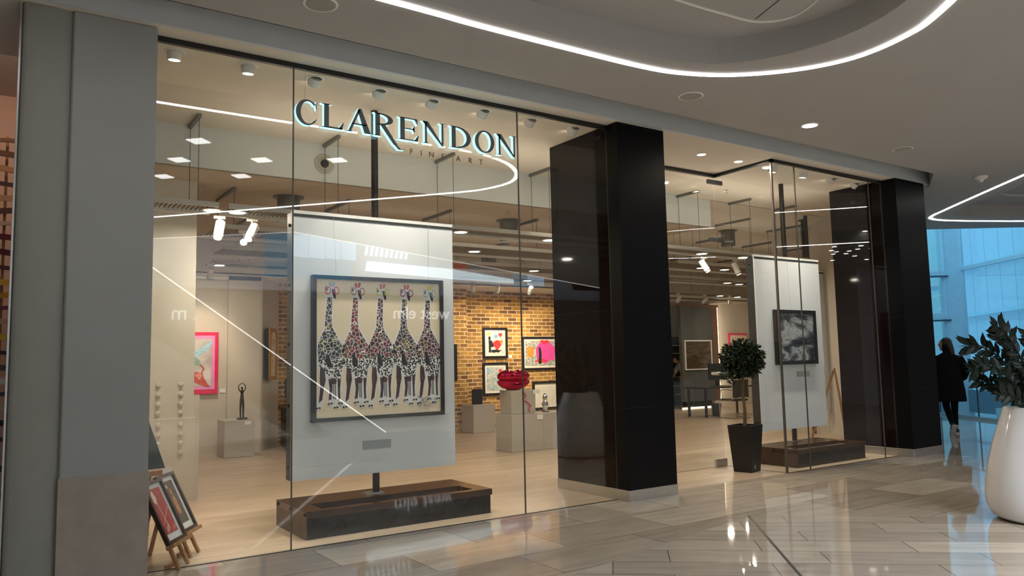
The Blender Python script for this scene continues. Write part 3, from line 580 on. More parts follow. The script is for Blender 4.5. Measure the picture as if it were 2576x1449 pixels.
for x in (2.72,3.74):
    m=MB(); m.tube([(x,6.985,2.93),(x+(.02 if x<3 else -.02),6.96,2.34)],.0015,5); tag(build(m,'hanging_wire',M_steel),'thin wire holding the giraffe painting, '+('left one' if x<3 else 'right one'),'wire','giraffe painting wires')
m=MB(); m.tube([(9.75,7.11,2.93),(9.72,7.07,2.13)],.0015,5); tag(build(m,'hanging_wire',M_steel),'thin wire holding the dark abstract picture','wire')
# name plates on boards
def plate(x0,z0,x1,z1,y,label,m_,name='name_plate',cat='label'):
    m=MB(); m.cbox(x0,y-.008,z0,x1,y,z1,.001); return tag(build(m,name,m_),label,cat)
plate(3.02,.705,3.31,.785,6.999,'small grey metal name plate low on the giraffe board',mat('plate_grey',(.40,.42,.41),.6,var=0))
m=MB(); text_mb(m,'',.03,(3.1,6.99,.735)) if 0 else None
plate(9.85,1.20,10.15,1.275,7.119,'small beige name plate under the dark abstract picture',mat('plate_beige',(.45,.42,.36),.4,var=0))
plate(3.885,.995,3.965,1.06,6.999,'white price card at lower right of the giraffe painting',M_card)
plate(10.50,1.34,10.525,1.50,7.119,'white price card on the right edge of the far display board',M_card)
# =====================================================================
#   PAINTINGS
# =====================================================================
def frame(t,x0,z0,x1,z1,y,bw,dp,m_):
    m=MB(); m.box(x0,y-dp,z0,x0+bw,y,z1); m.box(x1-bw,y-dp,z0,x1,y,z1); m.box(x0+bw,y-dp,z0,x1-bw,y,z0+bw); m.box(x0+bw,y-dp,z1-bw,x1-bw,y,z1); return build(m,'frame',m_,t)
# giraffes
t=thing('giraffe_painting','large framed painting of five colourful giraffes in a row, main window','painting',(3.19,6.97,.99))
X0,X1,Z0,Z1=2.505,3.875,.99,2.345; YF=6.93
frame(t,X0,Z0,X1,Z1,6.998,.035,.068,M_black)
cx0,cx1,cz0,cz1=X0+.035,X1-.035,Z0+.035,Z1-.035; CW=(cx1-cx0); CH=(cz1-cz0)
pal=[[(.03,.03,.03),(.07,.10,.12),(.30,.27,.04),(.02,.02,.03),(.14,.08,.16)],[(.03,.02,.02),(.42,.04,.08),(.05,.06,.05),(.5,.09,.05),(.15,.16,.08)],[(.03,.03,.03),(.40,.05,.10),(.12,.10,.06),(.25,.06,.09),(.04,.05,.06)],[(.02,.02,.03),(.28,.05,.08),(.30,.28,.05),(.08,.05,.10),(.04,.04,.04)],[(.03,.02,.03),(.30,.06,.12),(.02,.03,.04),(.30,.12,.03),(.10,.05,.14)]]
mats_=[mat('giraffe_ground',(.88,.74,.53),.6,var=.02,vs=3)]
gw=mat('giraffe_white',(.85,.83,.80),.6,var=0); gk=mat('giraffe_black',(.02,.02,.025),.6,var=0)
for i in range(5): mats_.append(patch_mat('giraffe_patches_%s'%('abcde'[i]),[tuple(v*.62 for v in c) for c in pal[i]],i*3.1+.5,27,.05))
spot=dot_mat('giraffe_spots',56,.52); mats_+=[gw,gk,spot]
gl=[mat('glasses_'+n,c,.5,var=0) for n,c in (('pink',(.75,.05,.16)),('amber',(.45,.18,.05)),('yellow',(.65,.62,.10)),('plum',(.42,.03,.15)),('blue',(.35,.5,.6)))]; hn=[mat('horns_'+n,c,.5,var=0) for n,c in (('blue',(.35,.5,.62)),('red',(.55,.04,.10)),('rose',(.60,.10,.22)),('coral',(.62,.10,.13)),('lemon',(.70,.60,.05)))]
mats_+=gl+hn+[art_mat('giraffe_leg_streaks',[(.02,.02,.02),(.16,.05,.07),(.03,.03,.04),(.10,.06,.05),(.015,.015,.02)],30,.6,1,(1,1,.35),seed=3)]
cv=MB(); cv.cur=0; cv.box(cx0,6.955,cz0,cx1,6.975,cz1)
def gpt(i,u,v,y): # u,v read off the first giraffe: 0..1 over the painting
    return (cx0+CW*(u+i*.1985),y,cz1-CH*v)
def gpoly(i,pts,y,mi):
    L=[[Vector((a,b_,0)) for a,b_ in pts]]; tr=tessellate_polygon(L); cv.cur=mi; cv.add([gpt(i,a,b_,y) for a,b_ in pts],[tuple(q) for q in tr])
S=lambda L:[((x-62)/1165,(y-52)/1375) for x,y in L]  # sketch units of one figure
for i in range(5):
    neckbody=S([(160,230),(205,235),(203,330),(200,440),(205,540),(250,630),(298,720),(310,800),(312,880),(290,960),(282,1050),(200,1050),(165,1000),(140,940),(100,930),(82,860),(78,760),(85,680),(115,610),(140,540),(145,440),(155,330)])
    halo=[]
    cxm=sum(p[0] for p in neckbody)/len(neckbody); 
    gpoly(i,S([(148,205),(215,215),(215,330),(212,440),(215,530),(262,620),(312,715),(324,800),(322,880),(300,960),(292,1060),(288,1200),(296,1300),(262,1310),(250,1345),(205,1345),(200,1310),(160,1300),(165,1180),(150,1060),(135,1180),(118,1300),(112,1345),(52,1345),(60,1300),(82,1240),(98,1100),(90,960),(70,860),(66,760),(74,670),(105,600),(128,535),(134,440),(143,330)]),6.9545,6)
    gpoly(i,neckbody,6.9540,1+i)
    gpoly(i,S([(84,850),(150,830),(200,880),(260,830),(308,830),(305,900),(285,970),(280,1040),(205,1060),(160,1000),(120,960),(95,930)]),6.9535,8)
    gpoly(i,S([(150,800),(175,810),(200,900),(198,930),(165,930),(148,880)]),6.9530,7)
    for L in ([(100,940),(138,950),(148,1060),(135,1120),(118,1250),(88,1280),(102,1130),(96,1040)],[(172,1045),(205,1050),(208,1150),(195,1260),(172,1260),(182,1150)],[(250,1050),(280,1050),(272,1150),(276,1260),(258,1260),(254,1150)]): gpoly(i,S(L),6.9532,19)
    gpoly(i,S([(196,1046),(226,1040),(244,1060),(238,1095),(205,1098)]),6.9529,19)
    gpoly(i,S([(206,1060),(240,1060),(244,1200),(240,1290),(214,1290),(208,1200)]),6.9533,6)
    gpoly(i,S([(214,1080),(222,1085),(222,1240),(214,1240)]),6.9530,7); gpoly(i,S([(228,1090),(235,1090),(236,1250),(229,1250)]),6.9530,7)
    for a,b_ in ((58,1290),(210,1290),(160,1250),(250,1250)):
        gpoly(i,S([(a,b_+40),(a+8,b_+12),(a+28,b_),(a+50,b_+15),(a+52,b_+45),(a+25,b_+52)]),6.9531,6)
        gpoly(i,S([(a+4,b_+38),(a+22,b_+28),(a+24,b_+48),(a+6,b_+50)]),6.9528,7); gpoly(i,S([(a+28,b_+30),(a+46,b_+30),(a+48,b_+46),(a+30,b_+46)]),6.9528,7)
    gpoly(i,S([(158,130),(185,120),(230,130),(236,180),(240,240),(222,255),(208,230),(170,225),(160,180)]),6.9530,6)
    gpoly(i,S([(196,150),(228,150),(234,200),(236,240),(222,248),(210,215)]),6.9526,7); gpoly(i,S([(140,118),(165,150),(160,175),(150,160)]),6.9525,7)
    gpoly(i,S([(172,82),(188,78),(198,100),(196,130),(180,128)]),6.9525,14+i); gpoly(i,S([(206,78),(224,76),(230,92),(216,128),(202,126)]),6.9525,14+i)
    for cxx in (165,240):
        ro,ri=30,22; pts=[(cxx+ro*math.cos(a)*.9,165+ro*1.35*math.sin(a)) for a in [k*2*PI/18 for k in range(18)]]; pin=[(cxx+ri*math.cos(a)*.9,165+ri*1.35*math.sin(a)) for a in [k*2*PI/18 for k in range(18)]]
        P_=S(pts)+S(pin); cv.cur=9+i; cv.add([gpt(i,a,b_,6.9522) for a,b_ in P_],[(k,(k+1)%18,18+(k+1)%18,18+k) for k in range(18)])
# signature scribble
cv.cur=7; cv.tube([(cx1-.26+.05*math.sin(k*1.1)+k*.012,6.953,cz0+.11+.05*math.cos(k*.9)) for k in range(14)],.0022,4)
build(cv,'canvas',mats_,t)
# abstract dark seascape on the far board
t=thing('seascape_painting','black framed blue and white abstract seascape on the far display board','painting',(9.9,7.1,1.37))
frame(t,9.37,1.38,10.32,2.17,7.118,.055,.05,M_black)
m=MB(); m.box(9.425,7.085,1.435,10.265,7.10,2.115); build(m,'canvas',art_mat('seascape_canvas',[(.01,.012,.02),(.02,.03,.05),(.06,.08,.11),(.30,.32,.34),(.85,.86,.86),(.12,.16,.2),(.02,.025,.04)],1.5,.25,1.6,(1,1,2.0),seed=2.2),t)
m=MB(); m.box(9.425,7.076,1.435,10.265,7.080,2.115); build(m,'glazing',M_picglass,t)
# hummingbird painting (red border) on rear cream wall
t=thing('hummingbird_painting','hummingbird and flower painting with glowing red border on the cream rear wall','painting',(3.0,14.38,1.05))
x0,x1,z0,z1,yy=2.52,3.46,1.06,2.14,14.34
m=MB(); m.cbox(x0,yy,z0,x1,yy+.055,z1,.002); build(m,'border',mat('red_border',(.78,.02,.10),.4,var=.1),t)
m=MB(); m.cur=1; m.box(x0+.06,yy-.003,z0+.08,x1-.06,yy-.001,z1-.06); m.cur=0; m.box(x0+.12,yy-.005,z0+.14,x1-.12,yy-.003,z1-.12)
def py(L,y,c): 
    m.cur=c; tr=tessellate_polygon([[Vector((a,b_,0)) for a,b_ in L]]); m.add([(a,y,b_) for a,b_ in L],[tuple(q) for q in tr])
py([(2.95,1.72),(3.1,1.82),(3.3,1.96),(3.36,1.98),(3.33,1.9),(3.24,1.8),(3.12,1.72),(3.0,1.66)],yy-.007,2); py([(2.8,1.75),(3.02,1.74),(3.14,1.66),(3.18,1.56),(3.1,1.55),(3.0,1.6),(2.85,1.62)],yy-.008,3)
py([(3.15,1.56),(3.2,1.5),(3.17,1.42),(3.19,1.42),(3.23,1.5),(3.17,1.57)],yy-.008,4); py([(2.95,1.38),(3.1,1.45),(3.2,1.42),(3.22,1.34),(3.28,1.24),(3.33,1.18),(3.25,1.19),(3.1,1.25),(2.98,1.3)],yy-.008,4); py([(3.06,1.4),(3.15,1.44),(3.2,1.38),(3.14,1.3)],yy-.009,5)
build(m,'canvas',[art_mat('hummingbird_sky',[(.42,.38,.36),(.60,.56,.54),(.75,.72,.70)],5,.5,.5,seed=4),mat('pink_glow',(.85,.30,.60),.5,var=.1),art_mat('bird_wing',[(.06,.35,.60),(.55,.80,.90),(.10,.45,.65)],30,.5,1,seed=1),art_mat('bird_body',[(.05,.2,.25),(.4,.55,.5),(.1,.25,.2)],25,.5,1,seed=3),mat('flower_red',(.62,.10,.07),.5,var=.3,vs=20),mat('flower_pink',(.8,.32,.28),.5,var=.2,vs=20)],t)
plate(3.50,1.07,3.60,1.14,14.395,'white price card right of the red bordered painting',M_card)
# gold framed picture on slanted return
t=thing('gold_framed_picture','narrow seen gold framed picture on the slanted cream wall beside the brick','painting',(4.42,14.62,1.25))
ang=math.atan2(.98,.62); m=MB(); m.xf=Matrix.Translation((4.40,14.57,0))@Matrix.Rotation(ang,4,'Z')
m.box(-.24,-.085,1.27,.24,-.03,2.22); build(m,'backing',M_black,t)
m=MB(); m.xf=Matrix.Translation((4.40,14.57,0))@Matrix.Rotation(ang,4,'Z'); m.box(-.24,-.11,1.27,-.17,-.085,2.22); m.box(.17,-.11,1.27,.24,-.085,2.22); m.box(-.17,-.11,1.27,.17,-.085,1.34); m.box(-.17,-.11,2.15,.17,-.085,2.22); build(m,'frame',mat('gold_frame',(.55,.30,.07),.3,metal=.7,var=.3,vs=30),t)
m=MB(); m.xf=Matrix.Translation((4.40,14.57,0))@Matrix.Rotation(ang,4,'Z'); m.box(-.17,-.095,1.34,.17,-.088,2.15); build(m,'canvas',art_mat('gold_picture_canvas',[(.4,.05,.1),(.65,.45,.2),(.75,.7,.6),(.35,.1,.15)],5,.4,2,seed=6),t)
# three pictures on the brick wall
YB=15.3
def brickpic(x0,z0,x1,z1,label,cols,seed,splash,nm='framed_picture',mw=.06):
    t=thing(nm,label,'picture',((x0+x1)/2,YB-.02,z0),'black framed pictures on the brick wall')
    frame(t,x0,z0,x1,z1,YB-.001,.05,.05,M_black)
    m=MB(); m.box(x0+.05,YB-.025,z0+.05,x1-.05,YB-.015,z1-.05); build(m,'mount',mat('mount_card',(.85,.80,.70),.6,var=0),t)
    m=MB(); a,b_,c_,d=x0+.05+mw,z0+.05+mw,x1-.05-mw,z1-.05-mw; m.cur=0; m.box(a,YB-.029,b_,c_,YB-.0255,d)
    for k,(L,ci) in enumerate(splash):
        pts=[(a+(c_-a)*u,b_+(d-b_)*v) for u,v in L]; tr=tessellate_polygon([[Vector((p[0],p[1],0)) for p in pts]]); m.cur=ci; m.add([(p[0],YB-.030-.0006*k,p[1]) for p in pts],[tuple(q) for q in tr])
    build(m,'print',[art_mat('print_ground_%d'%int(seed),cols,7,.5,2,seed=seed),mat('print_red',(.75,.05,.06),.5,var=.2,vs=20),mat('print_black',(.02,.02,.02),.5,var=0),mat('print_pink',(.80,.08,.38),.5,var=.05,vs=10),mat('print_orange',(.85,.28,.04),.5,var=.2,vs=15),mat('print_blue',(.25,.5,.75),.5,var=.2,vs=15),mat('print_yellow',(.85,.7,.1),.5,var=.1)],t)
    return t
def blob(cx_,cy_,rx,ry,n=16,j=.18,sd=1):
    q=random.Random(sd); return [(cx_+rx*(1+q.uniform(-j,j))*math.cos(2*PI*k/n),cy_+ry*(1+q.uniform(-j,j))*math.sin(2*PI*k/n)) for k in range(n)]
heart=lambda cx_,cy_,s:[(cx_+s*16*math.sin(t_)**3/17,cy_+s*(13*math.cos(t_)-5*math.cos(2*t_)-2*math.cos(3*t_)-math.cos(4*t_))/17) for t_ in [k*2*PI/24 for k in range(24)]]
brickpic(9.56,1.60,10.24,2.31,'upper black framed picture of red blots and a small heart on the brick wall',[(.85,.82,.78),(.75,.78,.8),(.85,.8,.7),(.15,.15,.15)],11,
  [(blob(.62,.42,.24,.22,sd=2),1),(heart(.82,.88,.13),1),(blob(.55,.82,.14,.10,sd=4),5),(blob(.12,.92,.12,.08,sd=5),6),(blob(.16,.72,.07,.10,j=.05),2),([(.1,.62),(.28,.62),(.42,.38),(.36,.30),(.24,.30),(.24,.05),(.10,.05),(.12,.3)],2),(blob(.55,.12,.34,.07,j=.5,sd=9),2),(blob(.88,.55,.10,.1,j=.4,sd=9),4)])
brickpic(9.545,.745,10.235,1.50,'lower black framed picture in grey, blue and white splashes on the brick wall',[(.04,.05,.05),(.75,.75,.7),(.2,.35,.4),(.8,.78,.7),(.35,.38,.38),(.85,.82,.75)],12,[(blob(.8,.85,.10,.08,sd=8),1),(blob(.1,.85,.1,.1,j=.4,sd=3),5)])
brickpic(10.66,1.30,12.0,2.10,'wide black framed picture with a big magenta blot beside the column',[(.1,.1,.1),(.7,.68,.62),(.2,.25,.2),(.75,.72,.65)],13,
  [(blob(.52,.55,.30,.42,sd=12),3),(blob(.12,.6,.10,.22,j=.35,sd=13),4),(heart(.5,.95,.12),1),(blob(.4,.2,.16,.08,j=.5,sd=7),1),([(.33,.08),(.35,.5),(.34,.68),(.37,.78),(.40,.68),(.42,.5),(.41,.08)],2),([(.80,.08),(.79,.5),(.82,.6),(.84,.74),(.87,.6),(.89,.5),(.88,.08)],2)],mw=.05)
brickpic(10.95,.35,12.0,1.02,'low framed picture half hidden behind the pedestals',[(.7,.68,.6),(.8,.78,.7)],14,[])
plate(10.28,1.60,10.38,1.67,15.295,'white price card right of the upper brick wall picture',M_card)
plate(8.98,1.04,9.05,1.10,15.295,'white price card left on the brick wall',M_card)
t=thing('edge_on_picture','narrow dark picture at the board edge on the brick pier','picture',(8.75,14.93,1.1)); m=MB(); m.cbox(8.36,14.91,1.12,8.665,14.948,1.92,.003); build(m,'frame',M_black,t)
# office bay: dark wall with LED slot and misty landscape, pink picture
m=MB(); m.box(17.15,16.3,.22,18.55,16.4,3.05); struct(m,'wall_office_panel',mat('slate_panel',(.085,.085,.075),.4,var=.02))
m=MB(); m.box(18.55,16.32,.2,18.78,16.42,3.08); m.box(17.1,16.28,3.05,18.8,16.42,3.12); struct(m,'trim_11',mat('copper_brown_trim',(.20,.09,.04),.5))
m=MB(); m.box(18.79,16.32,.2,18.81,16.38,3.08); m.box(17.15,16.34,.0,18.6,16.38,.05); tag(build(m,'led_strip',mat('warm_led',(1,1,1),.5,emit=(1,.8,.5),es=2.2,var=0)),'warm vertical light slot right of the dark office panel','light strip')
lamp('AREA',(18.95,16.2,1.7),6,WARM,.1,aim=(19.2,16.6,1.7),shape='RECTANGLE',size2=2.6)
t=thing('landscape_painting','brown misty landscape in a silver frame on the dark office panel','painting',(17.85,16.28,1.15))
frame(t,17.25,1.15,18.42,2.04,16.298,.035,.04,M_white); m=MB(); m.box(17.30,16.27,1.19,18.38,16.285,2.0)
build(m,'canvas',art_mat('landscape_canvas',[(.07,.045,.012),(.05,.035,.018),(.12,.08,.055),(.14,.11,.085)],2,.5,1,(1,1,2.5),seed=8),t)
t=thing('pink_picture','unframed pink and yellow picture on the cream office wall, behind the tree','painting',(19.95,16.56,1.7))
m=MB(); m.cbox(19.55,16.55,1.68,20.45,16.595,2.27,.003); build(m,'edge',mat('pink_edge',(.75,.06,.16),.5),t); m=MB(); m.box(19.62,16.545,1.75,20.40,16.55,2.20); build(m,'canvas',art_mat('pink_canvas',[(.8,.35,.2),(.85,.75,.35),(.8,.7,.6),(.5,.15,.55)],4,.5,2,seed=5),t)
# =====================================================================
#   PEDESTALS, SCULPTURES, DESKS
# =====================================================================
def pedestal(x0,y0,x1,y1,z,label,z0=0,seam=None):
    t=thing('pedestal',label,'pedestal',((x0+x1)/2,(y0+y1)/2,z0),'beige gallery pedestals'); m=MB(); m.cbox(x0,y0,z0+.006,x1,y1,z0+z,.003); build(m,'body',M_ped,t)
    m=MB(); m.box(x0+.01,y0+.01,z0,x1-.01,y1-.01,z0+.006); build(m,'base_gap',M_black,t)
    return t
pedestal(3.40,13.62,3.90,14.1,.62,'beige pedestal carrying the slim standing figure, before the cream wall')
plate(3.73,.54,3.84,.60,13.618,'white label on the front of the figure pedestal',M_card)
pedestal(8.72,14.35,9.27,14.85,.60,'beige pedestal before the brick wall with a dark plaque on it')
t=thing('dark_plaque','dark blue black upright plaque on the pedestal before the brick wall','plaque',(8.98,14.6,.6)); m=MB(); m.cbox(8.85,14.6,.601,9.11,14.63,.93,.004); build(m,'slab',mat('plaque_dark',(.02,.022,.03),.25,var=0),t); m=MB(); m.box(8.83,14.56,.6,9.13,14.68,.606); build(m,'foot',M_black,t)
pedestal(7.34,10.86,7.98,11.35,.62,'low beige pedestal under the red lips, left of a joined pair')
pedestal(7.985,10.88,8.7,11.35,.62,'low beige pedestal right of the joined pair, half behind the column')
pedestal(7.40,10.95,7.90,11.3,.40,'upper grey white pedestal block carrying the red lips',.62)
plate(7.86,.98-.03,7.99,1.04-.02,10.948,'small white card on the upper pedestal block',M_card); plate(7.86,.52,7.98,.60,10.858,'small white card on the lower pedestal front',M_card)
# red ribbon squiggle sculpture on the low pedestal front area
m=MB(); m.smooth=True; m.tube([(7.62+.05*math.sin(k*.8)+k*.012,10.93,.98-.022*k+.015*math.cos(k*1.7)) for k in range(16)],.008,8); tag(build(m,'ribbon_sculpture',mat('red_ribbon',(.5,.01,.04),.2,var=0)),'thin twisting red ribbon hanging before the upper pedestal block','sculpture')
# lips
t=thing('lips_sculpture','shiny crimson lips sculpture on top of the stacked pedestals','sculpture',(7.55,11.1,1.02)); M_lip=mat('crimson_chrome',(.55,.01,.06),.08,metal=.85,var=0)
def lip(sign,z0,nm):
    m=MB(); m.smooth=True; rings=[]; N=18
    for k in range(N+1):
        u=-1+2*k/N; x=7.57+u*.33; e=math.sqrt(max(0.001,1-u*u)); 
        if sign>0: h=.15*e*(1-.25*math.exp(-(u/.22)**2)); 
        else: h=.13*e
        zc=z0+sign*.35*h+.02*u*u; rings.append([(x,11.12+h*.95*math.cos(a),zc+h*.75*math.sin(a)) for a in [2*PI*i/14 for i in range(14)]])
    m.loft(rings); build(m,nm,M_lip,t,smooth=True)
lip(1,1.22,'upper_lip'); lip(-1,1.16,'lower_lip')
t=thing('silver_figurine','small silver abstract figurine on the low pedestal by the column','sculpture',(8.25,11.1,.62)); m=MB(); m.smooth=True; m.lathe([(.05,0),(.055,.01),(.03,.03),(.05,.09),(.06,.14),(.03,.2),(.045,.25),(.03,.3),(.01,.32)],(8.22,11.1,.62),16); build(m,'body',M_chrome,t); m=MB(); m.lathe([(.07,0),(.07,.008)],(8.22,11.1,.613+.008),20); build(m,'foot',M_black,t)
# slim figure sculpture
t=thing('bronze_figure','slim bronze figure with arms raised in a ring on the beige pedestal','sculpture',(3.72,13.75,.62)); MBz=mat('bronze',(.10,.085,.07),.28,metal=.8,var=.2,vs=30)
m=MB(); m.cbox(3.65,13.70,.62,3.80,13.82,.655,.003); build(m,'base',M_black,t)
m=MB(); m.smooth=True
for s in (-1,1):
    m.tube([(3.72+s*.022,13.76,.65),(3.72+s*.025,13.76,.78),(3.72+s*.02,13.755,.90),(3.72+s*.015,13.76,.97)],[.012,.016,.02,.022],10)
m.tube([(3.72,13.76,.95),(3.72,13.76,1.0),(3.72,13.755,1.06),(3.72,13.76,1.10),(3.72,13.76,1.13)],[.03,.032,.022,.036,.012],12); m.sph((3.72,13.76,1.155),(.018,.02,.024))
for s in (-1,1): m.tube([(3.72+s*.03,13.76,1.10),(3.72+s*.06,13.76,1.15),(3.72+s*.055,13.76,1.20),(3.72+s*.015,13.76,1.235),(3.72,13.76,1.232)],[.011,.009,.008,.006,.006],8)
build(m,'figure',MBz,t)
# reception desk corner at left rear
t=thing('black_desk','black desk cabinet in the rear left corner behind the display board','desk',(4.95,14.6,0)); m=MB(); m.cbox(4.66,14.2,.04,5.5,14.6,.72,.004); build(m,'cabinet',M_black,t); m=MB(); m.cbox(4.62,14.15,.72,5.55,14.65,.75,.003); build(m,'desktop',M_black,t)
t=thing('computer_monitor','black computer monitor on the rear left desk','monitor',(4.78,14.6,.75)); m=MB(); m.cbox(4.68,14.40,.92,5.18,14.43,1.28,.004); build(m,'screen',mat('monitor_black',(.012,.014,.017),.15,var=0),t); m=MB(); m.box(4.9,14.42,.76,4.94,14.45,1.05); build(m,'stand',M_steel,t); m=MB(); m.cbox(4.82,14.35,.75,5.02,14.50,.76,.002); build(m,'foot',M_steel,t)
t=thing('desk_phone','small black phone on the rear left desk','phone',(4.6,14.5,.75)); m=MB(); m.add([(4.65,14.2,.75),(4.76,14.2,.75),(4.76,14.3,.75),(4.65,14.3,.75),(4.65,14.2,.77),(4.76,14.2,.77),(4.76,14.3,.82),(4.65,14.3,.82)],[(0,3,2,1),(4,5,6,7),(0,1,5,4),(1,2,6,5),(2,3,7,6),(3,0,4,7)]); build(m,'body',M_black,t); m=MB(); m.smooth=True; m.tube([(4.665,14.21,.79),(4.665,14.29,.83)],.012,8); build(m,'handset',M_black,t)
t=thing('chrome_stool','chrome stool with black seat beside the rear left desk','stool',(4.62,14.15,0)); m=MB(); m.smooth=True; m.lathe([(.15,0),(.15,.01),(.03,.03),(.018,.06),(.018,.55),(.03,.58)],(4.66,13.9,0),24); build(m,'pedestal_leg',M_chrome,t); m=MB(); m.smooth=True; m.lathe([(.15,.58),(.17,.60),(.17,.64),(.14,.655)],(4.66,13.9,0),24); build(m,'seat',M_black,t); m=MB(); m.smooth=True; m.tube([(4.66+.1*math.cos(a),13.9+.1*math.sin(a),.25) for a in [k*PI/8 for k in range(17)]],.008,6); build(m,'foot_ring',M_chrome,t)
# office desk, chair, monitor in right bay
t=thing('office_desk','dark office desk behind the topiary tree in the right bay','desk',(15.9,13.9,0)); m=MB(); m.cbox(15.1,13.6,.72,17.1,14.3,.76,.004); build(m,'desktop',M_black,t)
for x in (15.15,17.0):
    for y in (13.65,14.22): m=MB(); m.box(x,y,0,x+.05,y+.05,.72); build(m,'leg',M_black,t)
t=thing('computer_monitor','black monitor on the office desk behind the topiary foliage','monitor',(15.95,13.95,.76)); m=MB(); m.cbox(15.65,13.95,.92,16.35,13.99,1.35,.004); build(m,'screen',MC['monitor_black'],t); m=MB(); m.box(15.95,13.99,.77,16.05,14.02,1.1); build(m,'stand',M_black,t); m=MB(); m.cbox(15.85,13.9,.76,16.15,14.1,.772,.002); build(m,'foot',M_black,t)
t=thing('office_chair','black cantilever office chair with chrome frame before the office desk','chair',(15.5,13.05,0))
R0=Matrix.Translation((15.5,13.05,0))@Matrix.Rotation(math.radians(-10),4,'Z')
def P_(f,nm,m_): mb=MB(); mb.xf=R0; f(mb); return build(mb,nm,m_,t)
P_(lambda m:m.cbox(-.24,-.22,.43,.24,.24,.48,.01),'seat',M_black); P_(lambda m:m.box(-.23,-.27,.52,.23,-.235,.95),'backrest',M_black)
for s in (-1,1):
    def fr(m,s=s): m.smooth=True; m.tube([(s*.25,-.255,.93),(s*.25,-.25,.50),(s*.25,-.22,.45),(s*.25,.20,.45),(s*.25,.25,.40),(s*.25,.25,.04),(s*.25,.22,.012),(s*.25,-.28,.012)],.011,8)
    P_(fr,'side_frame',M_chrome)
    def ar(m,s=s): m.smooth=True; m.tube([(s*.25,-.25,.70),(s*.28,-.1,.71),(s*.28,.15,.70),(s*.26,.2,.46)],.011,8)
    P_(ar,'armrest',M_chrome)
P_(lambda m:m.tube([(-.25,-.28,.012),(.25,-.28,.012)],.011,8),'floor_bar',M_chrome); P_(lambda m:m.tube([(-.25,-.255,.82),(.25,-.255,.82)],.009,8),'back_bar',M_chrome)
t=thing('waste_bin','small dark waste bin under the office desk','bin',(15.9,13.75,0)); m=MB(); m.smooth=True; m.lathe([(.10,0),(.13,.32),(.12,.32),(.09,.02)],(15.75,13.85,0),20); build(m,'bucket',M_dkgrey,t)
t=thing('storage_shelf','grey storage shelves behind the bending office person','shelf',(17.9,17.8,0))
m=MB(); m.box(17.0,17.95,0,18.9,17.99,2.2); m.box(17.0,17.6,0,17.03,17.95,2.2); build(m,'carcass',mat('slate_shelf',(.07,.075,.08),.5),t)
for z in (.35,.62,.9,1.15,1.4,1.65,1.9): m=MB(); m.box(17.03,17.6,z,18.9,17.95,z+.03); build(m,'shelf_board',mat('grey_shelf_board',(.22,.23,.24),.5),t)
# easel in far right window
def Aframe(x,y,h,label,w_=.5,rz=0):
    t=thing('wooden_easel',label,'easel',(x,y,0),'wooden easels'); X=Matrix.Translation((x,y,0))@Matrix.Rotation(rz,4,'Z')
    for s in (-1,1): m=MB(); m.xf=X; m.bar((s*w_/2,-.1,0),(s*.03,.05,h),.045,.022,(0,1,0)); build(m,'leg',M_oak,t)
    m=MB(); m.xf=X; m.bar((0,.5,0),(0,.06,h*.97),.04,.022,(1,0,0)); build(m,'rear_leg',M_oak,t)
    m=MB(); m.xf=X; m.box(-w_*.4,-.085,h*.3,w_*.4,-.05,h*.3+.03); build(m,'cross_bar',M_oak,t); return t
Aframe(12.58,8.25,1.27,'wooden easel standing beyond the far display board, by the column',.34,.5)
